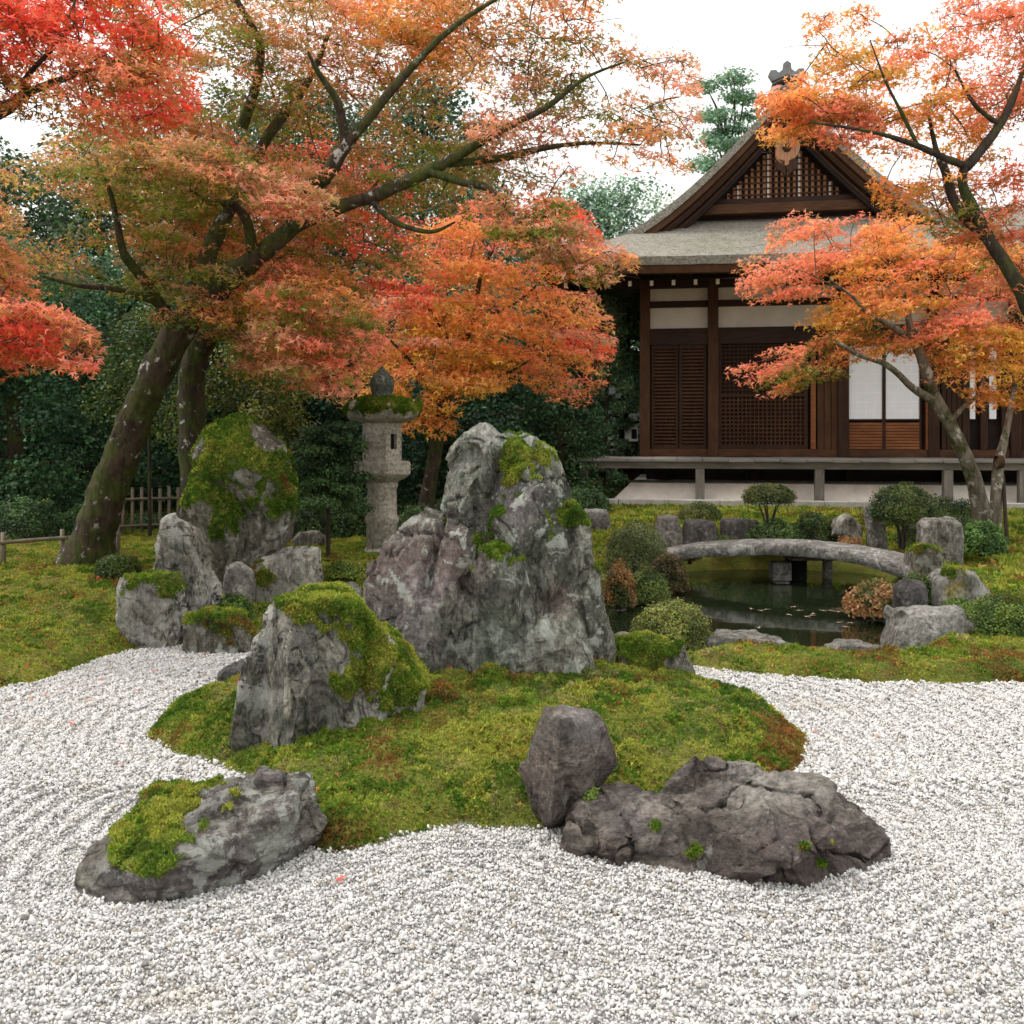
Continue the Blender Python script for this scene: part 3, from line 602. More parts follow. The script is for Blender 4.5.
# the group on the bank near the leaning maple
Lb = [lump(9.0, [(190, 452), (203, 431), (218, 421), (246, 420), (262, 428), (276, 452), (281, 484), (235, 505), (196, 488)], [(225, 440, -.2), (215, 480, -.3), (255, 470, -.3)], .7, fd=.06),
      lump(8.9, [(178, 512), (186, 476), (196, 458), (228, 478), (240, 540), (232, 575), (215, 577), (196, 545)], [(200, 510, -.22), (215, 545, -.15)], .6, fd=.05),
      lump(8.95, [(255, 428), (272, 436), (288, 462), (296, 488), (288, 530), (262, 557), (236, 562), (228, 500), (246, 455)], [(262, 480, -.22), (262, 520, -.2)], .6, fd=.05)]
rock('boulder', 'big moss blanketed boulder leaning over pale stones near the maple', 'rock', 9, 230, Lb, M_rock_mossy, .019, .8, None, .28,
       [(225, 440, 44), (200, 490, 36), (255, 480, 40), (280, 500, 26), (240, 525, 30), (262, 440, 12, -2), (245, 478, 9, -1.5), (235, 458, 7, -1), (262, 540, 22, -1.4), (205, 512, 12, -1.2), (250, 515, 14, -.8), (225, 560, 16, -.8)], (), .02, 11, mthick=.035, bright=-.05, warm=0)
simple('tall pale lichen spotted stone leaning against the mossy boulder', 7.9, [(151, 570), (153, 535), (164, 518), (176, 513), (190, 522), (198, 545), (210, 575), (215, 612), (205, 645), (165, 640)], M_rock_grey, 12, -.4, .3, [(198, 590, 16), (185, 560, 10, .6)], (), .014, [(178, 560, -.1), (195, 610, -.1)])
simple('squat pale stone topped with a flat moss cap', 7.55, [(118, 585), (122, 578), (150, 574), (176, 578), (182, 600), (180, 645), (140, 648), (120, 632)], M_rock_grey, 13, -.45, .3, [(148, 578, 26, 1.6), (170, 580, 18, 1.3)], (), .014, [(150, 590, -.1), (140, 630, -.08)])
simple('pale streaked stone behind the moss capped front rock', 8.7, [(243, 598), (245, 575), (260, 558), (285, 547), (318, 547), (322, 575), (318, 602), (270, 604)], M_rock_grey, 14, -.3, .4, [(262, 580, 18)], (), .018, [(300, 570, -.12)])
simple('low rust and green mossy stone at the gravel edge', 7.35, [(182, 645), (186, 622), (205, 613), (240, 622), (252, 636), (246, 648)], M_rock_mossy, 15, .1, .3, [(220, 625, 30)], (), .014, mthick=.03, warm=.6)
simple('small rounded pale stone between the bank rocks', 8.3, [(222, 590), (225, 565), (240, 560), (252, 572), (248, 595), (232, 600)], M_rock_pond, 16, -.7, .2)
simple('small smooth stone under the mossy boulder', 7.95, [(230, 598), (234, 587), (243, 585), (248, 597), (240, 602)], M_rock_pond, 17, -.9, .12)
simple('pale stone set in moss between lantern and streaked stone', 8.7, [(333, 597), (338, 584), (352, 582), (362, 590), (362, 600), (345, 602)], M_rock_pond, 18, -.6, .2)
simple('flat light stone lying in the moss near the young pine', 12.0, [(288, 541), (300, 531), (318, 531), (328, 539), (310, 546)], M_rock_pond, 19, -.9, .2, vox=.02)
# pond rocks
simple('large pale flat topped rock at the pond shore', 7.55, [(893, 655), (900, 632), (908, 614), (925, 608), (962, 608), (968, 630), (965, 652), (925, 655)], M_rock_pond, 21, -.8, .5, (), [(930, 615, 30, (.42, .41, .38, .6))], .015, [(925, 635, -.1), (945, 640, -.1)], lump2=(7.7, [(945, 612), (985, 620), (1005, 645), (980, 655), (940, 655)], (), .4))
simple('grey rock with yellow lichen beside the clipped bush', 8.7, [(935, 612), (938, 580), (952, 568), (975, 570), (988, 590), (992, 612)], M_rock_grey, 22, -.4, .4, [(956, 585, 12), (950, 575, 9)], [(955, 592, 10, (.42, .33, .06, .9))], .017, warm=0, bright=.7)
simple('squared upright grey rock among the shore shrubs', 11.6, [(924, 562), (924, 524), (932, 517), (952, 517), (962, 524), (963, 562)], M_rock_pond, 23, -.7, .4, (), (), .02)
simple('round mossy rock in front of the squared upright one', 10.6, [(910, 575), (912, 552), (925, 545), (940, 550), (946, 575)], M_rock_mossy, 24, .15, .35, [(922, 550, 14)], (), .02)
simple('tall ragged grey stone beside the spreading juniper', 12.6, [(873, 548), (868, 520), (866, 506), (878, 498), (890, 508), (888, 530), (886, 552)], M_rock_pond, 25, -.8, .3, (), (), .02)
simple('whitish lumpy stone beyond the stone bridge', 12.9, [(833, 535), (838, 518), (850, 513), (862, 525), (862, 540)], M_rock_grey, 26, -.6, .3, (), (), .022)
simple('dark wedge stone between the shore fern and pale flat rock', 8.6, [(903, 615), (903, 590), (913, 580), (925, 585), (928, 618)], M_rock_pdark, 27, -.6, .3, (), (), .017)
simple('dark angular rock on the moss below the veranda end', 15.0, [(581, 528), (583, 512), (592, 509), (608, 509), (612, 528)], M_rock_pdark, 28, -.8, .5, (), [(597, 511, 12, (.4, .4, .38, .7))], .025)
for i, (pts, lb, mt) in enumerate([
    ([(655, 528), (660, 517), (678, 515), (682, 530)], 'small weathered stone nearest the dark angular rock', M_rock_pond),
    ([(655, 546), (660, 532), (672, 529), (684, 537), (686, 548)], 'pinkish pale stone behind the bridge end shrub', M_rock_pond),
    ([(684, 540), (687, 521), (700, 520), (716, 522), (719, 540)], 'dark block stone in the far shore row', M_rock_pdark),
    ([(723, 543), (724, 520), (738, 518), (758, 521), (761, 545)], 'wide dark upright stone next to the umbrella shaped azalea', M_rock_pdark),
    ([(800, 545), (806, 535), (822, 533), (832, 545)], 'low brown stone beyond the bridge crown', M_rock_pond)]):
    simple(lb, 13.6-.1*i, pts, mt, 31+i, -.5, .5, (), (), .024)
for i, (pts, Y, lb) in enumerate([
    ([(704, 641), (720, 634), (750, 636), (780, 638), (798, 646), (760, 652), (715, 650)], 7.75, 'long flat pale stone at the water edge beside the round bush'),
    ([(826, 650), (840, 644), (868, 644), (890, 648), (880, 655), (840, 656)], 7.6, 'thin flat pale stone between long stone and shore rock'),
    ([(607, 668), (610, 640), (625, 634), (646, 640), (650, 655), (630, 668)], 7.3, 'pale flat stone emerging beside the tall rock foot')]):
    simple(lb, Y, pts, M_rock_pond, 41+i, -.7, .3, (), (), .014, fd=.04)
for i, (cx_, cy_, w_, lb) in enumerate([(590, 558, 40, 'flat stepping stone near the bridge approach'), (620, 573, 30, 'mossy stepping stone closest to the dwarf shrub'), (1000, 570, 34, 'broad pale stepping stone beside the clipped bush'), (1010, 553, 24, 'small far stepping stone on the moss path'), (975, 557, 16, 'little stepping stone near the squared rock')]):
    zz = .08; L = [GZ([(cx_-w_/2, cy_, zz-.02), (cx_-w_*.35, cy_-6, zz), (cx_+w_*.35, cy_-6, zz), (cx_+w_/2, cy_, zz-.02), (cx_+w_*.3, cy_+5, zz-.02), (cx_-w_*.3, cy_+5, zz-.02), (cx_-w_*.4, cy_+4, 0), (cx_+w_*.4, cy_+4, 0), (cx_, cy_-8, 0)])]
    rock('stepping_stone', lb, 'stepping stone', 10, cx_, L, M_rock_pond, .024, .35, None, -1.2, seed=51+i)

# ---------------------------------------------------------------- tubes, branches, crowns
def tube(pts, rad, n=10, sub=5, rough=.06, seed=0):
    pts = crom(np.asarray(pts, float), sub, False); rr = crom(np.asarray(rad, float)[:, None], sub, False)[:, 0]; m_ = len(pts)
    tg = np.gradient(pts, axis=0); tg /= np.linalg.norm(tg, axis=1)[:, None]+1e-9
    u = np.cross(tg, np.array([.13, 1, .21])); u /= np.linalg.norm(u, axis=1)[:, None]+1e-9; v = np.cross(tg, u)
    a = np.linspace(0, 2*np.pi, n, endpoint=False)
    ring = pts[:, None]+(u[:, None]*np.cos(a)[None, :, None]+v[:, None]*np.sin(a)[None, :, None])*rr[:, None, None]
    V = ring.reshape(-1, 3)
    if rough:
        d_ = V-np.repeat(pts, n, 0); V = V+d_*(fbm(V*9+seed, 3, 3)*rough*4+fbm(V*np.array([30, 30, 7.])+seed, 8, 2)*rough*2)[:, None]
    i = (np.arange(m_-1)[:, None]*n+np.arange(n)[None]); j = (np.arange(m_-1)[:, None]*n+(np.arange(n)+1)[None] % n)
    Fq = np.stack([i, j, j+n, i+n], -1).reshape(-1, 4); return V, Fq
class Tubes:
    def __init__(s): s.V = []; s.F = []; s.n = 0; s.pts = []
    def add(s, pts, rad, n=10, sub=5, rough=.06):
        V, Fq = tube(pts, rad, n, sub, rough, len(s.V)); s.V.append(V); s.F.append(Fq+s.n); s.n += len(V)
        if n > 4: s.pts.append(crom(np.asarray(pts, float), sub, False))
        return s
    def build(s, name, mat, parent, loc): return mesh_np(name, np.concatenate(s.V)-np.asarray(loc), [np.concatenate(s.F)], mat, parent, smooth=True)
# palettes (real leaf colours)
C = dict(R=(.83, .065, .052), S=(.82, .225, .145), P=(.71, .32, .22), O=(.82, .32, .09), Y=(.82, .42, .07), B=(.46, .20, .065), G=(.16, .19, .025), D=(.06, .10, .02), T=(.52, .28, .12), M=(.5, .08, .05))
LT = []  # maple leaf template
def leaf_template():
    sides = [(-105, .28), (-36, .34), (36, .34), (105, .28)]; tips = [(-72, .95), (0, 1.1), (72, .95)]
    f = lambda a, r, z: (math.sin(R(a))*r, math.cos(R(a))*r, z)
    v = [(0, 0, 0)]+[f(a, r, .02) for a, r in sides]+[f(a, r, -.16) for a, r in tips]
    return np.array(v), np.array([(0, 1, 5, 2), (0, 2, 6, 3), (0, 3, 7, 4)])
LTV, LTF = leaf_template()
KV = np.array([(0, 0, 0), (.42, .5, .06), (0, 1.15, -.08), (-.42, .5, .06)]); KF = np.array([(0, 1, 2, 3)])
def leaves(pos, nrm, size, col, tv=LTV, tf=LTF, wob=.5):
    n = len(pos); N = nrm+rng.normal(0, wob, (n, 3)); N /= np.linalg.norm(N, axis=1)[:, None]+1e-9
    a = rng.normal(size=(n, 3)); U = np.cross(N, a); U /= np.linalg.norm(U, axis=1)[:, None]+1e-9; W_ = np.cross(N, U)
    s_ = (np.broadcast_to(size, (n,))*rng.uniform(.65, 1.25, n))[:, None, None]
    V = pos[:, None]+(U[:, None]*tv[None, :, 0:1]+W_[:, None]*tv[None, :, 1:2]+N[:, None]*tv[None, :, 2:3])*s_
    k = len(tv); Fq = (tf[None]+(np.arange(n)*k)[:, None, None]).reshape(-1, tf.shape[1])
    return V.reshape(-1, 3), Fq, np.repeat(col, k, 0)
def inpoly(poly, x, y): return sdf(np.array(poly, float), np.asarray(x, float), np.asarray(y, float))
def jit(col, v=.18):
    n = len(col); c = col*np.exp(rng.normal(0, v, (n, 1)))*np.exp(rng.normal(0, v*.5, (n, 3))); return np.clip(c, .004, .85)
def maple(name, label, root, limbs, crowns, bark, leaf=.042, twmat=None, group=None):
    """limbs: (points (px,py,Y), radii). crowns: dict(poly, n, Y, rad, anchors, per, holes)"""
    loc = root; e = empty(name, loc, label=label, cat='tree', group=group)
    T = Tubes()
    for l in limbs:
        pts = [p if len(p) == 4 else P(*p) for p in l[0]]; pts = [np.array(p[:3]) for p in pts]; T.add(pts, l[1], 12 if max(l[1]) > .05 else 7)
    T.build('trunk', bark, e, loc)
    allp = np.concatenate(T.pts); tw = Tubes(); pd_ = []; Vs, Fs, Cs, nn = [], [], [], 0
    for cr in crowns:
        poly = np.array(cr['poly'], float); an = cr['anchors']; apx = np.array([(a[0], a[1]) for a in an], float); ac = np.array([C[a[2]] for a in an])
        lo, hi = poly.min(0), poly.max(0); pads = []
        tries = 0
        while len(pads) < cr['n'] and tries < 40000:
            tries += 1
            x_, y_ = rng.uniform(lo[0], hi[0]), rng.uniform(lo[1], hi[1])
            if inpoly(poly, [x_], [y_])[0] > -cr.get('inset', 8): continue
            if any(inpoly(hh, [x_], [y_])[0] < 6 for hh in cr.get('holes', ())): continue
            if len(pads) and min((x_-q[0])**2+((y_-q[1])*2.6)**2 for q in pads[-60:]) < cr.get('gap', 11)**2: continue
            pads.append((x_, y_, rng.uniform(*cr['Y'])))
        for (x_, y_, Yp) in pads:
            c = P(x_, y_, Yp); r_ = rng.uniform(*cr['rad']); m_ = int(cr['per']*.62*(r_/np.mean(cr['rad']))**2)
            # each pad: a flat, ragged, drooping spray of leaves made of several fans
            out = c-loc; out[2] = 0; out /= np.linalg.norm(out)+1e-6
            k = rng.integers(4, 8); fans = rng.normal(0, .5, (k, 2))*r_; fi = rng.integers(0, k, m_)
            a = rng.uniform(0, 2*np.pi, m_); rr = r_*np.sqrt(rng.random(m_))*rng.uniform(.35, .75, k)[fi]
            dx, dy = fans[fi, 0]+np.cos(a)*rr, fans[fi, 1]+np.sin(a)*rr; dr = np.sqrt(dx**2+dy**2)
            tilt = cr.get('tilt', .16); fz = rng.normal(0, .055, k)*r_
            thk = .032; dz_res = rng.normal(0, thk, m_); dz = -(dx*out[0]+dy*out[1])*tilt-.13*dr**2/r_+fz[fi]+dz_res
            pos = c+np.stack([dx, dy, dz], 1)
            qx, qy = proj(pos)
            kp = inpoly(poly, qx, qy) < 7
            for hh in cr.get('holes', ()): kp &= inpoly(hh, qx, qy) > rng.uniform(-8, 3, len(qx))
            pos = pos[kp]; qx, qy = qx[kp], qy[kp]
            if not len(pos): continue
            dd = np.sqrt((apx[:, 0]-x_)**2+(apx[:, 1]-y_)**2)+rng.uniform(0, 40, len(apx)); pc = ac[np.argmin(dd+rng.uniform(0, 38, len(apx)))]*rng.uniform(.8, 1.15)
            col = np.repeat(pc[None], len(pos), 0)
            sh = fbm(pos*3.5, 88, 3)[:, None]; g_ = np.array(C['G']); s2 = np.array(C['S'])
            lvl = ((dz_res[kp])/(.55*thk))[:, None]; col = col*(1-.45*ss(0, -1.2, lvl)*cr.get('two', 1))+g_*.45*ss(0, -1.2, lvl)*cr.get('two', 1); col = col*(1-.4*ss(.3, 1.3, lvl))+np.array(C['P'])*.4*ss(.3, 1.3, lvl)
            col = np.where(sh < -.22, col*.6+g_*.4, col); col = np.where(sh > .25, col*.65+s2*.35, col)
            N = np.stack([np.full(len(pos), out[0]*.25), np.full(len(pos), out[1]*.25-.35), np.full(len(pos), 1.0)], 1)
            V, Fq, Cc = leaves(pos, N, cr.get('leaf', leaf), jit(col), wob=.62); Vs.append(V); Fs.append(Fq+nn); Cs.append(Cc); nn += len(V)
            pd_.append((c, r_, fans, cr.get('reach', 2.2)))
    # twigs grow outwards from the limbs, each from the nearest wood already there
    pd_.sort(key=lambda t: ((allp-t[0])**2).sum(1).min())
    for (c, r_, fans, reach) in pd_:
        b = allp[np.argmin(((allp-c)**2).sum(1)*np.exp(rng.normal(0, .25, len(allp))))]; ds = np.linalg.norm(b-c)
        if ds < reach:
            md = (b+c)/2+np.array([0, 0, .08*ds])+rng.normal(0, .07*ds, 3); m2 = b*.25+md*.5+c*.25+rng.normal(0, .03*ds, 3)
            pl_ = [b, m2, md*.4+c*.6, c]; tw.add(pl_, [.004+.006*min(ds, 1.4), .004+.004*min(ds, 1.4), .005, .003], 5, 3, 0)
            allp = np.concatenate([allp, crom(np.array(pl_), 3, False)[3:]])
        for q in range(2):
            t_ = c+np.array([*(fans[q]*1.3), -.05]); tw.add([c, (c+t_)/2+rng.normal(0, .03, 3), t_], [.0035, .0025, .001], 4, 2, 0)
    tw.build('twig', twmat or M_twig, e, loc)
    mesh_np('crown', np.concatenate(Vs)-loc, [np.concatenate(Fs)], M_maple, e, col=np.concatenate(Cs))
    return e
def Q(*l): return [tuple(a) for a in l]

# the big leaning maple
limbsA = [
 (Q((84, 572, 10.4), (96, 530, 10.35), (110, 487, 10.3), (133, 425, 10.2), (160, 365, 10.1), (192, 312, 10.0), (222, 285, 9.9), (250, 262, 9.8)), [.32, .215, .185, .17, .16, .15, .132, .10]),
 (Q((246, 266, 9.8), (278, 240, 9.7), (302, 222, 9.6), (345, 205, 9.5), (372, 197, 9.4), (402, 184, 9.3), (440, 166, 9.2), (492, 135, 9.0), (545, 108, 8.8), (585, 78, 8.7), (625, 62, 8.6)), [.105, .088, .076, .066, .062, .062, .052, .04, .028, .016, .008]),
 (Q((430, 172, 9.2), (460, 182, 9.1), (490, 190, 9.0), (520, 222, 8.9), (545, 247, 8.85), (572, 254, 8.8)), [.04, .035, .032, .028, .022, .012]),
 (Q((440, 165, 9.2), (500, 158, 9.2), (545, 148, 9.2), (590, 143, 9.2), (640, 145, 9.2)), [.04, .036, .028, .018, .01]),
 (Q((292, 228, 9.65), (300, 195, 9.5), (325, 178, 9.4), (344, 148, 9.3), (373, 113, 9.2), (400, 80, 9.1), (436, 42, 9.0), (470, 15, 8.9), (505, -5, 8.8)), [.07, .075, .07, .06, .048, .04, .032, .022, .012]),
 (Q((345, 146, 9.3), (342, 120, 9.2), (335, 98, 9.1), (318, 72, 9.0), (308, 52, 8.9)), [.05, .045, .036, .026, .012]),
 (Q((205, 298, 9.95), (206, 262, 10.1), (222, 222, 10.2), (246, 180, 10.3), (268, 136, 10.4), (308, 82, 10.5), (330, 30, 10.6)), [.095, .09, .08, .068, .055, .038, .018]),
 (Q((242, 128, 10.2), (256, 85, 10.1), (260, 45, 10.0), (248, 20, 9.9), (232, -8, 9.8)), [.055, .05, .04, .035, .03]),
 (Q((178, 335, 10.0), (160, 304, 9.8), (140, 275, 9.6), (124, 254, 9.4), (117, 222, 9.2), (110, 192, 9.0), (96, 160, 8.9)), [.075, .062, .05, .04, .03, .022, .012]),
 (Q((252, 252, 9.75), (248, 225, 9.6), (235, 205, 9.4), (212, 203, 9.2), (190, 190, 9.0)), [.055, .05, .04, .028, .015]),
 (Q((372, 200, 9.4), (395, 222, 9.3), (430, 232, 9.2), (455, 222, 9.1)), [.035, .028, .02, .01]),
 (Q((160, 304, 9.8), (120, 290, 9.4), (75, 285, 9.0), (40, 275, 8.8)), [.04, .03, .02, .01]),
]
ancA = [(120, 20, 'G'), (160, 60, 'B'), (130, 110, 'G'), (220, 30, 'T'), (300, 20, 'T'), (400, 20, 'O'), (380, 80, 'B'), (330, 100, 'B'), (285, 115, 'G'), (222, 95, 'G'), (190, 150, 'T'), (250, 165, 'P'), (290, 190, 'P'), (205, 190, 'G'), (100, 195, 'G'), (50, 225, 'G'), (30, 270, 'B'), (100, 260, 'G'), (170, 240, 'B'), (150, 290, 'G'), (250, 300, 'O'), (300, 300, 'S'), (330, 275, 'O'), (365, 290, 'O'), (340, 350, 'S'), (270, 345, 'P'), (230, 360, 'G'), (380, 150, 'G'), (420, 205, 'G'), (460, 160, 'G'), (440, 60, 'O'), (480, 20, 'B'), (450, 120, 'T'), (360, 172, 'S'), (325, 195, 'B'), (400, 230, 'G'), (430, 250, 'B'), (340, 45, 'P'), (150, 190, 'G'), (170, 210, 'G'), (210, 170, 'G'), (140, 240, 'G'), (230, 320, 'G'), (300, 90, 'G'), (80, 240, 'D'), (120, 150, 'G'), (60, 180, 'T'), (200, 330, 'D'), (260, 120, 'G'), (310, 130, 'B'), (350, 240, 'G'), (270, 260, 'B'), (180, 110, 'B'), (420, 120, 'G'), (400, 60, 'T'), (460, 90, 'O'), (350, 310, 'G'), (20, 210, 'T')]
ancA2 = [(500, 110, 'P'), (540, 60, 'G'), (600, 50, 'B'), (650, 80, 'P'), (600, 120, 'G'), (640, 140, 'O'), (680, 140, 'P'), (560, 160, 'P'), (600, 170, 'B'), (620, 250, 'O'), (590, 270, 'G'), (510, 190, 'T'), (540, 210, 'G'), (570, 230, 'P'), (500, 30, 'B')]
bA = P(84, 572, 10.4)
crownsA = [
 dict(two=1.3, poly=[(95, -40), (470, -40), (480, 50), (505, 130), (485, 200), (430, 245), (410, 270), (360, 290), (385, 350), (335, 405), (250, 390), (205, 345), (120, 300), (30, 290), (-60, 300), (-60, 160), (60, 130), (95, 100)],
      n=350, Y=(9.5, 11.8), rad=(.28, .58), anchors=ancA, per=340, holes=[[(0, 105), (40, 105), (50, 150), (0, 165)], [(95, 215), (125, 210), (135, 235), (100, 240)], [(55, 190), (80, 200), (75, 235), (50, 225)], [(150, 150), (165, 150), (165, 170), (150, 170)], [(395, 110), (425, 105), (420, 130), (400, 135)], [(20, 195), (60, 190), (70, 240), (30, 250)], [(100, 245), (125, 250), (130, 285), (100, 290)], [(325, 130), (350, 100), (365, 110), (345, 150)],
      [(440, 100), (470, 80), (490, 110), (450, 130)]], gap=10),
 dict(two=1.3, poly=[(60, 150), (180, 130), (235, 150), (330, 185), (335, 215), (290, 235), (235, 190), (200, 215), (130, 190), (100, 180)], n=34, Y=(8.6, 9.1), rad=(.2, .42), anchors=ancA, per=230, gap=12),
 dict(two=1.2, poly=[(250, 300), (300, 265), (360, 290), (385, 350), (335, 405), (270, 380)], n=40, Y=(8.8, 9.5), rad=(.22, .45), anchors=ancA, per=230, gap=12),
 dict(poly=[(455, -30), (610, -30), (625, 35), (692, 60), (700, 160), (650, 185), (600, 165), (560, 190), (490, 190), (470, 120)], n=120, Y=(8.7, 10.0), rad=(.20, .42), anchors=ancA2, per=150, holes=[[(590, 60), (640, 75), (640, 90), (590, 95)], [(460, 85), (500, 70), (500, 90), (470, 105)], [(600, -10), (625, 0), (640, 40), (605, 25)]], gap=9, inset=3),
 dict(poly=[(480, 185), (540, 190), (590, 215), (628, 248), (634, 268), (600, 284), (560, 275), (520, 250), (490, 230)], n=36, Y=(8.5, 9.2), rad=(.18, .34), anchors=ancA2, per=150, gap=8, inset=3),
]
maple('maple_tree', 'large leaning maple with mossy trunk and orange green layered leaves', bA, limbsA, crownsA, M_barkA)
# dark mossy trunk behind it
bB = P(196, 470, 13)
maple('maple_tree', 'dark moss coated maple standing behind the big mossy boulder', P(200, 530, 12), [
 (Q((200, 532, 12), (194, 450, 12), (192, 375, 12), (205, 340, 11.9), (228, 328, 11.8), (262, 318, 11.6)), [.22, .17, .15, .14, .10, .05]),
 (Q((192, 380, 12), (198, 300, 12), (188, 240, 12.1), (175, 180, 12.2)), [.12, .10, .07, .03]),
 (Q((205, 342, 11.9), (225, 310, 11.8), (232, 280, 11.7)), [.07, .05, .03])],
 [dict(poly=[(120, 130), (420, 130), (420, 300), (330, 330), (240, 330), (120, 260)], n=80, Y=(11.2, 12.6), rad=(.35, .6), anchors=[(160, 200, 'B'), (250, 200, 'M'), (330, 180, 'R'), (370, 180, 'R'), (380, 220, 'R'), (300, 290, 'S'), (200, 300, 'D'), (230, 250, 'O')], per=260, reach=4)], M_barkB)
# red maple whose trunk stands out of frame
maple('maple_tree', 'scarlet maple reaching in from the frame edge above the lawn', P(-230, 640, 7.2), [
 (Q((-230, 640, 7.2), (-215, 480, 7.2), (-190, 340, 7.2), (-140, 220, 7.2), (-70, 140, 7.2), (0, 112, 7.1), (22, 96, 7.0), (60, 80, 7.0), (120, 60, 7.0)), [.2, .16, .14, .12, .09, .05, .035, .025, .012]),
 (Q((-190, 340, 7.2), (-110, 300, 7.3), (-40, 290, 7.3), (20, 310, 7.3), (60, 330, 7.3)), [.08, .05, .035, .02, .01]),
 (Q((22, 96, 7.0), (28, 75, 7.0), (70, 30, 7.0), (75, 15, 7.0)), [.025, .02, .012, .006])],
 [dict(poly=[(-120, -60), (165, -40), (178, 20), (196, 60), (192, 112), (150, 128), (110, 140), (60, 132), (0, 105), (-80, 130)], n=140, Y=(6.6, 7.8), rad=(.18, .38), anchors=[(20, 20, 'R'), (100, 30, 'R'), (160, 20, 'R'), (60, 60, 'S'), (100, 110, 'S'), (150, 110, 'R'), (170, 100, 'R'), (120, 70, 'S'), (20, 90, 'B'), (90, 85, 'B')], per=190, gap=7, inset=2),
  dict(poly=[(-120, 230), (0, 240), (35, 290), (92, 335), (98, 352), (82, 382), (30, 370), (-30, 380), (-120, 360)], n=64, Y=(6.9, 7.6), rad=(.16, .30), anchors=[(20, 300, 'S'), (60, 340, 'S'), (10, 360, 'R'), (0, 260, 'B')], per=180, gap=7, inset=2)], M_barkB)
# orange maple behind the lantern
maple('maple_tree', 'bright orange maple standing behind the stone lantern', P(424, 515, 14), [
 (Q((424, 517, 14), (432, 470, 14), (440, 425, 14), (446, 395, 14), (458, 352, 14), (474, 320, 14), (480, 280, 14), (500, 235, 14)), [.13, .10, .09, .085, .06, .04, .03, .015]),
 (Q((444, 400, 14), (420, 372, 13.8), (395, 345, 13.7), (380, 330, 13.6)), [.05, .035, .02, .01]),
 (Q((446, 395, 14), (480, 380, 13.7), (510, 372, 13.6), (545, 350, 13.5)), [.045, .03, .02, .01]),
 (Q((456, 350, 14), (430, 310, 14), (415, 280, 14)), [.03, .02, .01]),
 (Q((474, 320, 14), (520, 300, 14), (560, 260, 14)), [.03, .02, .01])],
 [dict(poly=[(365, 395), (355, 300), (390, 260), (430, 225), (500, 195), (555, 190), (585, 215), (600, 250), (585, 285), (612, 335), (604, 375), (575, 415), (520, 372), (490, 390), (470, 420), (430, 440), (395, 420)],
   n=200, Y=(12.8, 15), rad=(.3, .65), anchors=[(400, 260, 'S'), (400, 300, 'R'), (420, 270, 'S'), (380, 330, 'P'), (400, 370, 'Y'), (430, 400, 'O'), (450, 330, 'Y'), (480, 280, 'O'), (520, 330, 'O'), (560, 300, 'O'), (560, 380, 'O'), (520, 215, 'S'), (560, 210, 'R'), (590, 330, 'P'), (600, 355, 'R'), (580, 390, 'S'), (540, 250, 'S'), (460, 400, 'Y'), (490, 310, 'O')], per=210, leaf=.056, gap=9, inset=4,
   holes=[[(455, 395), (600, 410), (600, 440), (455, 440)], [(408, 375), (425, 380), (425, 400), (408, 400)]])], M_barkB)
# slim grey maple before the hall
ancE = [(740, 375, 'S'), (770, 360, 'S'), (800, 370, 'G'), (760, 280, 'S'), (790, 270, 'S'), (820, 250, 'S'), (850, 280, 'O'), (830, 300, 'Y'), (900, 270, 'O'), (880, 300, 'O'), (860, 330, 'G'), (900, 330, 'Y'), (940, 300, 'S'), (960, 330, 'S'), (990, 350, 'Y'), (1000, 300, 'P'), (960, 370, 'O'), (1010, 380, 'Y'), (780, 235, 'P'), (800, 215, 'S'), (920, 240, 'O'), (850, 355, 'O'), (980, 260, 'O')]
bE = P(983, 527, 14)
maple('maple_tree', 'slim grey barked maple growing in front of the hall veranda', bE, [
 (Q((984, 530, 14), (980, 505, 14), (969, 466, 13.95), (950, 425, 13.9), (935, 399, 13.9), (923, 362, 13.9), (912, 336, 13.9), (905, 300, 13.9), (902, 285, 13.9)), [.16, .12, .105, .095, .09, .07, .055, .035, .02]),
 (Q((936, 402, 13.9), (913, 388, 13.7), (887, 365, 13.5), (857, 354, 13.3), (835, 340, 13.1)), [.07, .05, .04, .03, .015]),
 (Q((914, 340, 13.9), (894, 328, 13.6), (865, 310, 13.3), (852, 296, 13.1), (830, 280, 12.9)), [.05, .045, .035, .02, .01]),
 (Q((948, 425, 13.9), (962, 408, 14), (978, 394, 14.1), (990, 360, 14.2)), [.045, .035, .03, .015]),
 (Q((912, 336, 13.9), (935, 310, 14.1), (960, 290, 14.2)), [.04, .03, .015])],
 [dict(poly=[(730, 372), (745, 345), (790, 345), (812, 330), (745, 300), (738, 268), (775, 255), (770, 215), (795, 205), (840, 225), (860, 205), (930, 225), (1040, 240), (1100, 290), (1100, 420), (1024, 405), (985, 415), (960, 385), (930, 380), (900, 362), (850, 375), (800, 392), (760, 392)],
  n=210, Y=(13.3, 15.4), rad=(.26, .58), anchors=ancE, per=210, leaf=.056, gap=9, inset=4, tilt=.22, holes=[[(852, 362), (925, 352), (925, 425), (852, 425)], [(745, 298), (800, 302), (815, 325), (745, 335)]])], M_barkE)
ancF = [(790, 120, 'O'), (770, 150, 'O'), (830, 140, 'S'), (830, 30, 'O'), (860, 60, 'Y'), (900, 50, 'S'), (900, 100, 'O'), (940, 90, 'O'), (960, 30, 'S'), (1000, 20, 'S'), (1010, 80, 'S'), (960, 140, 'Y'), (900, 150, 'O'), (880, 175, 'O'), (1000, 160, 'S'), (1010, 190, 'S'), (940, 190, 'O'), (960, 230, 'G'), (1000, 260, 'S'), (920, 210, 'O')]
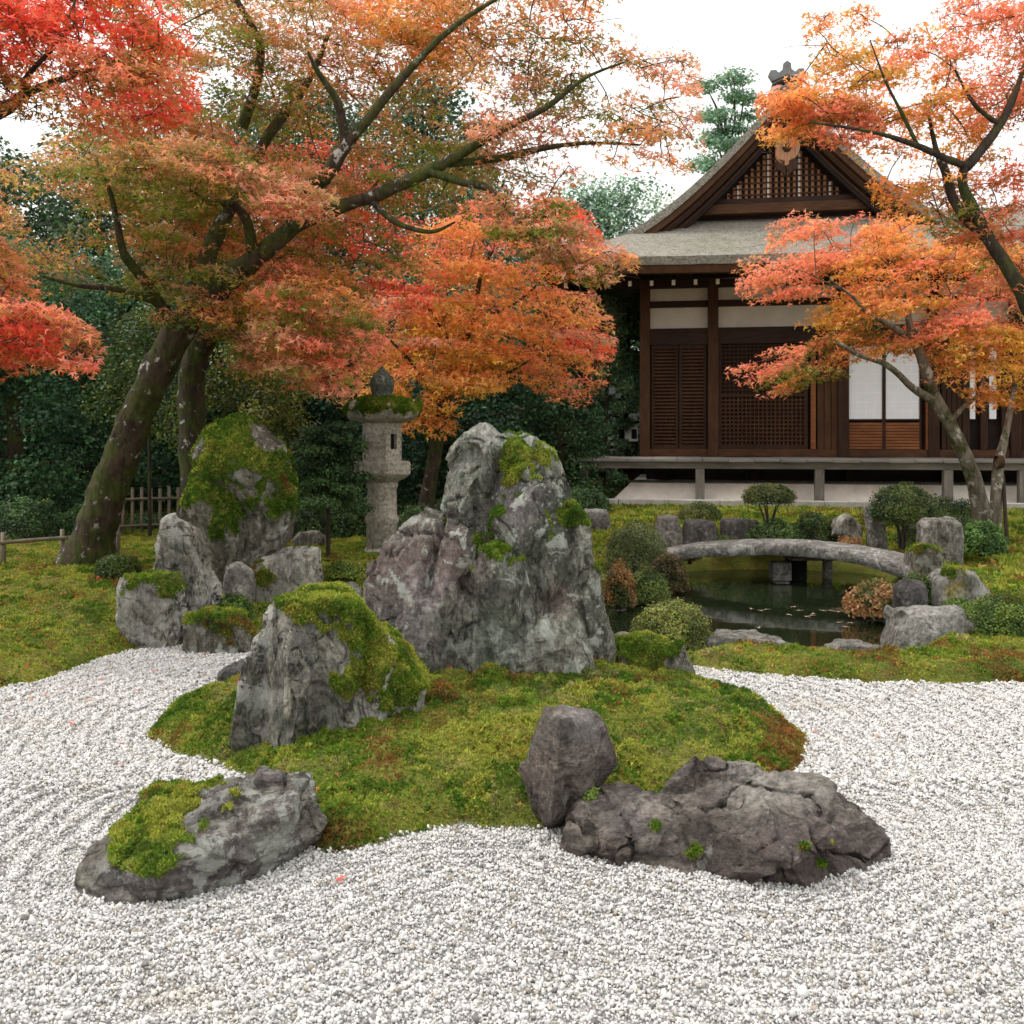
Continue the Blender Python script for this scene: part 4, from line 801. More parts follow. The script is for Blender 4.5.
maple('maple_tree', 'orange maple leaning in before the hall gable with dark forked limbs', P(1120, 640, 9), [
 (Q((1120, 640, 9), (1100, 500, 9), (1065, 400, 9), (1040, 330, 9), (1022, 292, 9), (1004, 262, 9), (986, 235, 9), (975, 212, 9), (962, 185, 9), (966, 165, 9)), [.15, .11, .095, .082, .07, .062, .055, .05, .042, .038]),
 (Q((966, 166, 9), (945, 158, 8.9), (918, 146, 8.8), (885, 135, 8.7), (850, 128, 8.6), (810, 122, 8.5)), [.035, .032, .028, .02, .014, .008]),
 (Q((966, 168, 9), (985, 145, 9), (1004, 118, 9), (1018, 85, 9), (1030, 50, 9)), [.045, .042, .036, .025, .015]),
 (Q((984, 232, 9), (966, 220, 9.1), (952, 195, 9.2), (946, 172, 9.2), (936, 150, 9.2), (928, 110, 9.2)), [.05, .05, .045, .04, .025, .012]),
 (Q((918, 146, 8.8), (900, 110, 8.8), (885, 80, 8.8), (870, 40, 8.8)), [.018, .015, .01, .006]),
 (Q((1000, 125, 9), (975, 105, 8.9), (955, 70, 8.8)), [.025, .018, .01])],
 [dict(poly=[(758, 130), (765, 90), (800, 78), (835, 88), (815, 60), (808, 20), (830, 5), (868, 12), (905, 40), (935, 20), (960, -10), (1000, -50), (1160, -50), (1160, 340), (1040, 300), (985, 270), (930, 225), (880, 205), (870, 165), (850, 150), (800, 138), (765, 142)],
  n=230, Y=(8.9, 10.4), rad=(.18, .42), anchors=ancF, per=235, leaf=.040, gap=8, inset=3, holes=[[(885, 95), (925, 95), (910, 108), (880, 106)], [(1000, 130), (1030, 130), (1030, 150), (990, 150)]]),
  dict(poly=[(757, 128), (766, 88), (800, 76), (840, 92), (880, 130), (850, 148), (812, 138), (765, 140)], n=30, Y=(8.7, 9.3), rad=(.16, .28), anchors=ancF, per=200, leaf=.04, gap=6, inset=3)], M_barkB)

# ---------------------------------------------------------------- shrubs, conifers and evergreens
def shrub(name, label, px, py, wpx, hpx, Y, col, leaf=.014, n=9000, cat='bush', flat=1.0, dens=.3, seed=0, depth=None, stem=True, group=None, col2=None, top=None, up=.5):
    """px,py: centre of the base on the ground"""
    b = P(px, py, Y); rx, rz = wpx/2/F*Y, hpx/F*Y; ry = depth or rx
    e = empty(name, b, label=label, cat=cat, group=group)
    lo = (top or 0.0)/F*Y
    d_ = rng.normal(size=(n, 3)); d_ /= np.linalg.norm(d_, axis=1)[:, None]; d_[:, 2] = np.where(d_[:, 2] < -.5, -d_[:, 2], d_[:, 2])
    rr = 1-dens*rng.random(n)**1.5+.14*fbm(d_*3+seed, 3, 3)+.14*fbm(d_*8+seed, 4, 2)+.05*rng.exponential(.5, n); cz = lo+(rz-lo)*.5; hz = (rz-lo)*.5
    p = d_*rr[:, None]*np.array([rx, ry, hz])+np.array([0, 0, cz])
    if not top: p = d_*rr[:, None]*np.array([rx, ry, 1]); p[:, 2] = np.abs(d_[:, 2])**.85*rr*rz*(1+.0*rr)
    t_ = ss(-.3, .3, fbm(p*7+seed, 5, 3)); c = np.array(col)[None]*(1-t_[:, None])+np.array(col2 or [q*1.9 for q in col])[None]*t_[:, None]
    V, Fq, Cc = leaves(p, d_+np.array([0, 0, up]), leaf, jit(c, .2), KV, KF, .6)
    mesh_np('foliage', V, [Fq], M_leaf, e, col=Cc)
    T = Tubes()
    for q in range(5):
        a = q*1.26+seed; T.add([(math.cos(a)*rx*.08, math.sin(a)*ry*.08, -.05), (math.cos(a)*rx*.15, math.sin(a)*ry*.15, cz*.5), (math.cos(a)*rx*.45, math.sin(a)*ry*.45, cz*.9)], [.018, .014, .006], 5, 3, 0)
    T.build('stem', M_twig, e, (0, 0, 0)); return e
SG, DG, YG = (.055, .085, .02), (.022, .04, .012), (.12, .14, .03)
shrub('azalea_bush', 'loose rounded light green bush at the pond edge by the tall rock', 672, 645, 78, 43, 7.9, (.075, .095, .022), .018, 9000, col2=(.22, .24, .06), seed=1)
shrub('azalea_bush', 'dense clipped green dome beside the pale flat topped rock', 1000, 642, 76, 46, 7.7, (.045, .085, .015), .017, 11000, col2=(.14, .2, .035), seed=2, depth=.3)
shrub('azalea_bush', 'umbrella shaped clipped azalea before the veranda', 769, 548, 50, 64, 13.2, (.04, .065, .018), .024, 7000, col2=(.13, .15, .045), seed=3, top=38)
shrub('azalea_bush', 'grey green mounded bush at the near end of the bridge', 636, 568, 62, 46, 11.6, (.06, .08, .03), .02, 9000, col2=(.16, .19, .08), seed=4)
shrub('azalea_bush', 'low leafy clump under the umbrella shaped azalea', 775, 550, 60, 30, 12.9, (.03, .06, .02), .03, 4000, col2=(.10, .17, .05), seed=5)
shrub('azalea_bush', 'dark low bush beyond the bridge crown', 815, 545, 50, 32, 13.4, (.03, .055, .02), .028, 4500, col2=(.08, .12, .03), seed=6)
shrub('juniper_bush', 'flat topped spreading dark juniper beside the ragged stone', 902, 545, 62, 60, 12.4, (.025, .05, .015), .022, 9000, col2=(.09, .12, .03), seed=7, top=10)
shrub('azalea_bush', 'low dark green bush at the slim maple foot', 945, 545, 90, 32, 12.9, (.022, .045, .012), .025, 7000, col2=(.07, .10, .03), seed=8)
shrub('azalea_bush', 'bright green leafy bush beside the squared upright rock', 982, 552, 44, 30, 12.0, (.04, .09, .02), .03, 5000, col2=(.11, .2, .05), seed=9)
shrub('azalea_bush', 'small yellow green moss ball near the round mossy rock', 928, 578, 40, 26, 10.8, (.10, .13, .03), .016, 4000, col2=(.25, .26, .07), seed=10)
shrub('fern_clump', 'rust tinted fern clump spilling over the pond beside the bridge', 878, 613, 66, 31, 9.4, (.10, .12, .035), .03, 5200, cat='fern', col2=(.50, .27, .13), seed=11, up=.1, dens=.85)
shrub('fern_clump', 'green fern tuft at the water between dark stones', 915, 616, 38, 42, 9.0, (.06, .11, .03), .024, 4000, cat='fern', col2=(.18, .22, .07), seed=12, dens=.6)
shrub('fern_clump', 'russet topped fern clump at the bridge foot near the tall rock', 620, 604, 32, 40, 9.9, (.05, .07, .02), .022, 5000, cat='fern', col2=(.3, .16, .06), seed=13, dens=.5)
shrub('azalea_bush', 'spreading low green mound hanging over the shaded water', 648, 600, 44, 30, 10.3, (.05, .08, .02), .02, 5000, col2=(.15, .2, .05), seed=14)
shrub('azalea_bush', 'brown green shrub under the bridge end', 668, 590, 40, 36, 11.0, (.05, .05, .02), .024, 4000, col2=(.16, .10, .04), seed=15)
shrub('azalea_bush', 'green cushion bush crowning the dark wedge stone', 918, 600, 30, 22, 9.0, (.05, .09, .02), .018, 3000, col2=(.17, .22, .05), seed=16)
shrub('azalea_bush', 'low clipped mound behind the dark block stones', 700, 520, 44, 18, 14.6, (.05, .08, .02), .024, 3000, col2=(.15, .17, .05), seed=17)
shrub('azalea_bush', 'long dark hedge mound against the veranda footing', 930, 522, 130, 26, 15.4, (.022, .045, .012), .03, 8000, col2=(.07, .1, .03), seed=18, depth=.5)
shrub('azalea_bush', 'little bush on the bank beside the lantern base', 412, 545, 40, 26, 11.6, (.04, .07, .02), .022, 4000, col2=(.12, .16, .04), seed=19)
shrub('azalea_bush', 'dark leafy bush growing behind the streaked stone', 280, 575, 44, 20, 9.4, (.03, .05, .012), .02, 4000, col2=(.09, .13, .03), seed=20)
shrub('fern_clump', 'deep green fern tuft between bank rocks and gravel', 235, 620, 36, 26, 7.9, (.04, .08, .015), .018, 4000, cat='fern', col2=(.1, .17, .03), seed=21)
shrub('azalea_bush', 'small dark clump at the leaning maple root', 118, 578, 44, 24, 9.6, (.03, .055, .014), .02, 4000, col2=(.09, .13, .03), seed=22)

for i, (px, py, w, h, Y, lb) in enumerate([
    (25, 545, 90, 46, 13.0, 'dark leafy undergrowth behind the low bamboo rail'), (88, 540, 60, 34, 13.6, 'dark undergrowth between rail and leaning trunk'), (150, 537, 60, 22, 14.6, 'low dark undergrowth behind the bamboo pickets'),
    (212, 540, 56, 40, 13.6, 'dark bush between the picket fence and mossy boulder'), (300, 540, 60, 36, 13.2, 'shaded bush behind the young pine'), (352, 540, 50, 44, 13.4, 'glossy bush pressed behind the lantern shaft'),
    (418, 542, 46, 34, 13.0, 'bush at the foot of the orange maple'), (455, 536, 60, 40, 14.6, 'dark bush behind the shoulder of the tall rock'), (585, 512, 50, 24, 17.5, 'low dark bush at the veranda corner')]):
    shrub('evergreen_bush', lb, px, py, w, h, Y, (.022, .05, .02), .035, 5000, col2=(.075, .14, .045), seed=60+i, depth=.45)
for i, (px, py, w, h, Y, lb, c1, c2) in enumerate([
    (725, 552, 34, 16, 12.9, 'small fern clump at the far water edge behind the bridge', (.07, .12, .03), (.22, .26, .07)), (600, 596, 26, 24, 10.4, 'grassy tuft against the foot of the tall rock', (.08, .11, .03), (.24, .25, .08)),
    (690, 560, 22, 14, 12.4, 'rusty little fern beside the bridge end', (.2, .09, .03), (.4, .2, .08)), (850, 552, 30, 16, 12.2, 'low russet clump behind the bridge slab', (.18, .09, .03), (.38, .2, .08)),
    (958, 612, 30, 14, 8.4, 'tiny fern tuft at the base of the yellow lichen rock', (.05, .1, .02), (.16, .24, .05)), (600, 640, 24, 16, 7.5, 'sparse green sprig beside the tall rock', (.06, .1, .02), (.2, .24, .06)),
    (345, 575, 40, 14, 9.3, 'mossy fern patch between bank stones and lantern', (.07, .12, .02), (.2, .26, .05)), (592, 806, 26, 20, 4.02, 'little fern sprouting beside the small pointed rock', (.06, .11, .02), (.2, .28, .06))]):
    shrub('fern_clump', lb, px, py, w, h, Y, c1, .022 if Y > 5 else .012, 1400, cat='fern', col2=c2, seed=80+i, dens=.8, up=.3)
def tree(name, label, px, base, Y, hgt, rad, col, col2, leaf=.07, n=14000, blobs=26, kind='broad', seed=0, trunk=.12, low=.12, group=None, mat=None):
    r2 = np.random.default_rng(seed+100)
    x_ = (px-CX)/F*Y; b = np.array([x_, Y, base]); e = empty(name, b, label=label, cat='tree', group=group)
    T = Tubes(); lean = r2.normal(0, .03*hgt, 2)
    top = np.array([lean[0], lean[1], hgt*.92]); T.add([(0, 0, -.2), (lean[0]*.3, lean[1]*.3, hgt*.35), (lean[0]*.7, lean[1]*.7, hgt*.7), top], [trunk*1.3, trunk, trunk*.6, trunk*.15], 8, 4, .05)
    cs, rs, fl = [], [], []
    for k in range(blobs):
        t_ = low+(1-low)*((k+.5)/blobs); a = k*2.4+r2.uniform(-.4, .4)
        if kind == 'conifer': rr = rad*(1-t_)**.8*r2.uniform(.6, 1.05)+.12; br = rad*(.20+.22*(1-t_)); f_ = .38
        elif kind == 'pine': rr = rad*r2.uniform(.35, 1)*(1-.55*t_); br = rad*r2.uniform(.28, .42); f_ = .32
        else: rr = rad*math.sin(math.pi*min(.97, .18+.8*t_))**.6*r2.uniform(.35, .9); br = rad*r2.uniform(.28, .45); f_ = .72
        c = np.array([math.cos(a)*rr+lean[0]*t_, math.sin(a)*rr+lean[1]*t_, hgt*t_]); cs.append(c); rs.append(br); fl.append(f_)
        T.add([(lean[0]*t_, lean[1]*t_, hgt*t_*.86), (c[0]*.55, c[1]*.55, hgt*t_*.93), tuple(c)], [trunk*.4*(1.1-t_), trunk*.25, .012], 5, 3, 0)
    T.build('trunk', M_barkB, e, (0, 0, 0))
    rs = np.array(rs); w = rs**2/np.sum(rs**2); bi = r2.choice(blobs, n, p=w); d_ = r2.normal(size=(n, 3)); d_ /= np.linalg.norm(d_, axis=1)[:, None]
    rr = r2.random(n)**.45*(1+.35*fbm(d_*3+bi[:, None]*7., 2, 2)); p = np.array(cs)[bi]+d_*(rr*rs[bi])[:, None]*np.stack([np.ones(n), np.ones(n), np.array(fl)[bi]], 1)
    p[:, 2] = np.maximum(p[:, 2], .05)
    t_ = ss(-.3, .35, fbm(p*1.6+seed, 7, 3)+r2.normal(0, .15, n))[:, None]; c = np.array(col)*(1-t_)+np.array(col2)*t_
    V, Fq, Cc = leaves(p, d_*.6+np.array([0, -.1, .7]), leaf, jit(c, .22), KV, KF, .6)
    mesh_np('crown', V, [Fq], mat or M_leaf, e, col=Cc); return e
EG, EG2 = (.020, .056, .028), (.075, .155, .068)  # hedge greens, lightened in colour to suggest haze
tree('evergreen_tree', 'broad dark camellia behind the low bamboo rail', 20, .25, 14.5, 3.9, 1.5, EG, EG2, .06, 22000, 30, seed=1, low=.08)
tree('evergreen_tree', 'dark glossy evergreen tucked behind the leaning maple trunk', 112, .25, 16, 4.2, 1.6, EG, EG2, .06, 20000, 30, seed=2, low=.08)
tree('evergreen_tree', 'tall dark evergreen at the frame edge past the bamboo rail', -60, .25, 15.5, 5.6, 1.9, EG, EG2, .07, 18000, 30, seed=3, low=.08)
tree('evergreen_tree', 'deep green evergreen between mossy boulder and young pine', 255, .25, 17, 4.6, 1.7, (.014, .03, .012), (.05, .085, .03), .065, 20000, 30, seed=4, low=.08)
tree('evergreen_tree', 'bluish dark camellia directly behind the stone lantern', 350, .25, 17.5, 3.6, 1.6, (.012, .04, .022), (.045, .11, .055), .065, 20000, 30, seed=5, low=.06)
tree('evergreen_tree', 'dark evergreen under the orange maple canopy', 470, .25, 19, 4.0, 1.9, (.012, .035, .018), (.045, .10, .04), .07, 20000, 30, seed=6, low=.06)
tree('evergreen_tree', 'dark camellia between orange maple and the hall corner', 540, .3, 23, 4.3, 1.5, (.012, .04, .022), (.04, .11, .055), .075, 20000, 30, seed=7, low=.05)
tree('evergreen_tree', 'tall shadowy cedar behind the leaning maple crown', 165, .3, 22, 7.6, 2.3, (.012, .028, .012), (.05, .075, .03), .09, 16000, 34, seed=8, low=.15)
tree('evergreen_tree', 'tall olive evergreen rising behind the boulder group', 300, .3, 24, 9.6, 2.6, (.018, .04, .016), (.07, .10, .04), .10, 18000, 34, seed=9, low=.15)
tree('evergreen_tree', 'high blue green tree behind the middle of the maple crown', 420, .3, 27, 11.0, 2.8, (.03, .07, .04), (.10, .17, .09), .11, 18000, 34, seed=10, low=.2)
tree('evergreen_tree', 'dense blue green tree just past the hall roof slope', 610, .3, 34, 9.6, 3.0, (.10, .18, .12), (.27, .40, .28), .12, 22000, 36, seed=11, low=.1)  # distance haze is mixed into the leaf colours of these four far trees
tree('evergreen_tree', 'green tree with haze-paled leaf colour touching the hall eave', 545, .3, 36, 8.4, 2.8, (.10, .17, .10), (.26, .38, .24), .12, 18000, 34, seed=12, low=.1)
tree('evergreen_tree', 'grey green tree with haze-paled leaf colour rising behind the roof slope', 668, .3, 42, 10.8, 3.0, (.18, .24, .16), (.40, .46, .33), .14, 14000, 34, seed=13, low=.2)
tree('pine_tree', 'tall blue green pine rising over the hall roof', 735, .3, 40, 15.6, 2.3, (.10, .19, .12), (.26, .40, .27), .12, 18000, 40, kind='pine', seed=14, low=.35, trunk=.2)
tree('evergreen_tree', 'bright green tree filling the open corner beneath the eave', 622, .3, 27, 5.4, 1.7, (.12, .22, .12), (.34, .52, .30), .08, 16000, 28, seed=15, low=.05)  # leaf colour brightened to offset the shade under the eave
tree('evergreen_tree', 'far tree crown filling the gap above the bamboo fence', 60, .3, 26, 7.0, 2.4, (.015, .035, .014), (.06, .10, .035), .09, 12000, 30, seed=16, low=.1)
tree('pine_tree', 'young dark pine with tiered boughs beside the lantern', 328, .26, 10.9, 1.45, .62, (.025, .06, .025), (.08, .15, .05), .03, 16000, 22, kind='pine', seed=17, low=.36, trunk=.022)
tree('evergreen_tree', 'green leaved sapling under the leaning maple crown', 150, .25, 13.2, 3.0, .9, (.04, .07, .015), (.14, .18, .035), .045, 6000, 20, seed=18, low=.45, trunk=.02)
tree('evergreen_tree', 'yellow green sapling in front of the dark trunk', 262, .25, 14, 2.9, 1.0, (.05, .07, .015), (.16, .17, .03), .045, 7000, 20, seed=19, low=.5, trunk=.02)
tree('evergreen_tree', 'thin green bush tree right of the tall rock tip', 560, .28, 20, 2.3, 1.2, (.02, .05, .02), (.07, .13, .05), .06, 9000, 20, seed=20, low=.05)

bgl = [(-40, 18, 5.2, 2.0), (60, 19, 4.6, 2.0), (175, 19.5, 3.6, 1.8), (235, 21, 5.0, 2.2), (300, 20.5, 3.8, 2.0), (405, 21.5, 4.6, 2.0), (520, 24, 4.8, 2.2), (110, 24, 8.4, 2.6), (10, 25, 8.0, 2.6), (235, 27, 10.5, 2.8), (350, 29, 11.0, 3.0), (500, 31, 8.5, 3.0), (-60, 30, 10.5, 3.2), (440, 35, 12.0, 3.4)]
bgn = ['dark hedge tree closing the corner past the bamboo rail', 'glossy dark hedge tree above the bamboo rail', 'low dark hedge tree behind the bamboo pickets', 'dark green tree filling the gap behind the mossy trunk', 'low dark camellia hedge behind the mossy boulder', 'deep green tree between lantern and orange maple trunk', 'dark tree behind the orange canopy towards the hall', 'tall green tree behind the leaning trunk top', 'tall dim tree seen through the olive foliage', 'high green crown showing through the maple fork', 'very tall green crown behind the central maple limbs', 'mid green tree seen beneath the long maple limb', 'highest dark tree beyond the scarlet maple', 'far tall tree behind the maple top']
for i, ((px, Y, hg, rd), nm) in enumerate(zip(bgl, bgn)):
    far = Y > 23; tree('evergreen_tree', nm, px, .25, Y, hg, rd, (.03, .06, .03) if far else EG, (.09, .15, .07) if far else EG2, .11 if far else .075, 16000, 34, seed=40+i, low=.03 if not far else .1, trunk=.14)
tree('evergreen_tree', 'light green sapling beside the hall corner under the eave', 603, .3, 22.8, 4.4, .62, (.08, .15, .07), (.26, .40, .20), .06, 12000, 26, seed=77, low=.05, trunk=.05)
# far wood closing the view
n = 60000; xs = rng.uniform(-60, 60, n); yy = 52+rng.uniform(0, 8, n); top = 5.5+2.5*fbm(xy3(xs, yy, .12), 3, 3); zz = rng.random(n)*top
V, Fq, Cc = leaves(np.stack([xs, yy, zz], 1), np.tile(np.array([[0, -.5, .5]]), (n, 1)), .32, jit(np.tile(np.array([[.05, .09, .05]]), (n, 1)), .35), KV, KF, .6)
tag(mesh_np('woodland', V, [Fq], M_leaf, col=Cc), 'far belt of green woodland closing the garden', 'woodland', kind='stuff')

# ---------------------------------------------------------------- stone lantern
bl = P(382, 553, 11.5); ln = empty('stone_lantern', bl, R(-22), label='tall stone lantern with mossy roof standing on the bank', cat='lantern'); k = 11.5/F
def lp(l): return [(r*k, z*k) for r, z in l]
MB().lathe(lp([(20, -8), (21, -1), (18, 3), (15.5, 6)]), n=20).build('base', M_stone, ln, .01)
MB().lathe(lp([(15.5, 2), (15.5, 29), (16.8, 31), (17, 35), (15, 38), (14.4, 64), (15.8, 66), (16, 69), (14.5, 71)]), n=28).build('shaft', M_stone, ln, 0, True)
MB().lathe(lp([(14, 69), (18, 72), (24, 75), (29, 78.5), (30, 80), (30, 90), (28.5, 92)]), n=6, rot=R(10)).build('platform', M_stone, ln, .012)
fb = MB(); a0 = R(10); r_ = 20.5*k; z0, z1 = 91*k, 130*k
for q in range(6):   # six walls, two of them with window openings
    a, b = a0+q*math.pi/3, a0+(q+1)*math.pi/3; pa, pb = Vector((math.cos(a)*r_, math.sin(a)*r_, 0)), Vector((math.cos(b)*r_, math.sin(b)*r_, 0))
    def pan(t0, t1, h0, h1, th=.05):
        A, B = pa.lerp(pb, t0), pa.lerp(pb, t1); nrm = Vector(((pa+pb).x, (pa+pb).y, 0)).normalized()*th
        vs = [(*(A.xy), h0), (*(B.xy), h0), (*(B.xy), h1), (*(A.xy), h1)]; vi = [(x-nrm.x, y-nrm.y, z) for x, y, z in vs]
        fb.add(vs+vi, [(0, 1, 2, 3), (7, 6, 5, 4), (0, 4, 5, 1), (1, 5, 6, 2), (2, 6, 7, 3), (3, 7, 4, 0)])
    if q % 2 == 1: pan(0, .3, z0, z1); pan(.7, 1, z0, z1); pan(.3, .7, z0, z0+13*k); pan(.3, .7, z1-11*k, z1)
    else: pan(0, 1, z0, z1)
fb.build('firebox', M_stone, ln)
MB().lathe(lp([(13, 92), (13, 129)]), n=6, rot=a0).build('firebox_shade_fill', M_black, ln)  # black insert standing in for the shade inside the hollow firebox
rf = MB(); prof = [(17, 129), (26, 131), (35, 133), (39, 137), (38.5, 141), (32, 147), (20, 151), (11, 153)]
nseg = 36; vs = []
for (r__, z__) in prof:
    for q in range(nseg):
        a = a0+2*math.pi*q/nseg; cn = abs(math.cos(3*(a-a0))); hexr = 1/math.cos(((a-a0) % (math.pi/3))-math.pi/6)*.92; up_ = (hexr-.92)*55*max(0, (r__-20)/16)
        vs.append((r__*hexr*k*math.cos(a), r__*hexr*k*math.sin(a), (z__+up_)*k))
rf.add(vs, [(i*nseg+q, i*nseg+(q+1) % nseg, (i+1)*nseg+(q+1) % nseg, (i+1)*nseg+q) for i in range(len(prof)-1) for q in range(nseg)]+[tuple(range(nseg))[::-1], tuple((len(prof)-1)*nseg+q for q in range(nseg))])
roof = rf.build('lantern_roof', M_stone, ln, 0, True)
pt = rng.uniform(-1, 1, (36000, 2))*40*k; rad = np.hypot(pt[:, 0], pt[:, 1])/k; zz = np.interp(rad, [0, 11, 20, 32, 38, 41], [153, 153, 151, 147.5, 141.5, 137]); kp = (rad < 39) & (fbm(np.c_[pt*9, pt[:, :1]*0], 4, 3) > -.33) & (rad > 9)
pt, zz = pt[kp], zz[kp]; aa = rng.uniform(0, 2*np.pi, 26000); hx = 1/np.cos(((aa-a0) % (np.pi/3))-np.pi/6)*.92; zr_ = rng.uniform(134, 143, 26000); rr2 = (39-.5*np.abs(zr_-137))*hx; kk = fbm(np.c_[np.cos(aa)*3, np.sin(aa)*3, zr_*.08], 6, 3) > -.25
pt = np.concatenate([pt, np.c_[np.cos(aa)*rr2*k, np.sin(aa)*rr2*k][kk]]); zz = np.concatenate([zz, zr_[kk]+(hx[kk]-.92)*50]); p3 = np.c_[pt, zz*k+.004+.045*(1-np.abs(vn(np.c_[pt*14, pt[:, :1]*0], 8)))]; V, Fq, Cc = tufts(p3, np.tile(np.array([[0, 0, 1.]]), (len(p3), 1))+np.c_[pt/k/60, np.zeros(len(pt))], .018, mosscol(p3, .1, .0), 4)
mesh_np('moss', V, [Fq], M_mosst, roof, col=Cc)
MB().lathe(lp([(9, 149), (10.5, 152), (11.5, 155), (11.5, 158), (9.8, 160), (11.2, 162), (12.3, 168), (11.5, 174), (7.5, 179), (3.5, 183), (1.2, 187)]), n=24).build('finial', M_stoneg, ln, 0, True)

# ---------------------------------------------------------------- stone bridge
be = empty('stone_bridge', P(790, 560, 11.4), label='low arched grey stone slab bridge crossing the pond', cat='bridge'); o0 = np.array(be.location)
top = [(655, 555, 12.0), (690, 547.5, 11.9), (730, 544.5, 11.75), (775, 543.5, 11.55), (820, 546.5, 11.3), (865, 554, 11.0), (912, 569, 10.6)]
tp = crom([P(*q) for q in top], 6, False); nT = len(tp); wdt = .62; th = .135
dv = np.gradient(tp, axis=0); dv[:, 2] = 0; dv /= np.linalg.norm(dv, axis=1)[:, None]; pr = np.stack([-dv[:, 1], dv[:, 0], dv[:, 2]*0], 1); pr = np.where(pr[:, 1:2] < 0, -pr, pr)
f0 = tp-pr*.0; rowsv = []
for i in range(nT):
    a = f0[i]; b = f0[i]+pr[i]*wdt; e_ = .02
    rowsv += [a+[0, 0, -th], a+pr[i]*.0+[0, 0, -.03], a+pr[i]*.03, b-pr[i]*.03, b+[0, 0, -.03], b+[0, 0, -th]]
rowsv = np.array(rowsv); rowsv += (fbm(rowsv*6, 4, 3)*.007)[:, None]
Fq = np.array([(i*6+q, i*6+(q+1) % 6, (i+1)*6+(q+1) % 6, (i+1)*6+q) for i in range(nT-1) for q in range(6)])
mesh_np('bridge_slab', rowsv-o0, [Fq, np.array([[0, 1, 2, 3], [(nT-1)*6+q for q in (3, 2, 1, 0)]]), np.array([[0, 3, 4, 5], [(nT-1)*6+q for q in (5, 4, 3, 0)]])], M_bridge, be)
pc = P(780, 575, 11.85)-o0
for q, (zt, zb, ww) in enumerate([(.10, -.12, .11), (-.13, -.62, .095)]):
    MB().box(pc[0]-ww, pc[0]+ww, pc[1]-.12, pc[1]+.12, zb-o0[2]+EYE-EYE, zt-o0[2]+.0).build('pier_block', M_bridge, be, .02)
MB().box(pc[0]+.16, pc[0]+.34, pc[1]+.05, pc[1]+.4, -.62-o0[2], .16-o0[2]).build('pier', M_rock_pdark, be, .02)
MB().box(pc[0]+.62, pc[0]+.72, pc[1]+.3, pc[1]+.4, -.62-o0[2], .12-o0[2]).build('pier', M_bridge, be, .01)
MB().box(pc[0]+.1, pc[0]+.75, pc[1]-.1, pc[1]+.42, .12-o0[2], .155-o0[2]).build('cross_beam', M_bridge, be, .01)

# ---------------------------------------------------------------- the hall
BY, BX, ROT = 21.5, (645-CX)/F*21.5, R(-10)
hall = empty('temple_hall', (BX, BY, .3), ROT, label='dark timber temple hall with bark thatched gable roof and veranda', cat='building')
ca, sa = math.cos(ROT), math.sin(ROT)
def U(px, v=0.0):
    """wall coordinate u seen at column px in the plane v"""
    kx = (px-CX)/F; x0, y0 = BX-sa*v, BY+ca*v; return (kx*y0-x0)/(ca-kx*sa)
def ZH(py, px=650, v=0.0):
    u = U(px, v); return EYE-(py-HY)/F*(BY+sa*u+ca*v)-.3
def part(name, mat, boxes, bevel=0, parent=None, label=None):
    mb = MB()
    for b in boxes: mb.box(*b)
    return mb.build(name, mat, parent or hall, bevel, label=label)
zf, zb1, zn0, zn1 = .84, ZH(449), ZH(337), ZH(329)
zp1, zp2 = ZH(308), ZH(301.5); zt = 4.98
UR = 9.2
# core so that nothing is seen through, plaster bands
part('wall', M_wblack, [(0.02, UR-.02, .12, 8, -.1, 4.9)])
part('plaster_panel', M_plaster, [(.03, UR-.03, .06, .118, zn1, zp1)]); part('plaster_panel', M_plaster, [(.03, UR-.03, .06, .118, zp2, zt-.1)])
part('sill_beam', M_wredh, [(-.05, UR, -.04, .11, zf+.003, zb1)], .01)
part('tie_beam', M_wdarkh, [(-.06, UR, -.05, .10, zn0-.18, zn1)], .01)
part('rail', M_wdarkh, [(0, UR, -.01, .10, zp1, zp2)], .01)
part('wall_plate', M_wdarkh, [(-.6, UR+.3, -.08, .14, ZH(289), zt-.02)], .01)
up = [0.0, U(713), U(843), U(933), U(1010)+.1, UR]
for q, u in enumerate(up): part('post', M_wred if q < 2 else M_wdark, [(u-.11, u+.11, -.09, .115, zf+.002, zt-.14)], .012)
for q, px in enumerate([813, 928]): part('post', M_worange, [(U(px)-.05, U(px)+.05, -.06, .10, zb1, zn0-.18)], .008)
# left bay: two louvred shutters
ul, ur = .14, U(713)-.14
for a, b in ((ul, (ul+ur)/2-.01), ((ul+ur)/2+.01, ur)):
    fr = part('shutter', M_wdark, [(a, a+.06, -.02, .05, zb1, zn0-.18), (b-.06, b, -.02, .05, zb1, zn0-.18), (a, b, -.021, .045, zb1, zb1+.09), (a, b, -.021, .045, zn0-.27, zn0-.18), (a+.02, b-.02, .04, .055, zb1, zn0-.18)])
    part('louvre', M_wred, [(a+.061, b-.061, -.012, .03, z_, z_+.032) for z_ in np.arange(zb1+.13, zn0-.30, .075)], parent=fr)
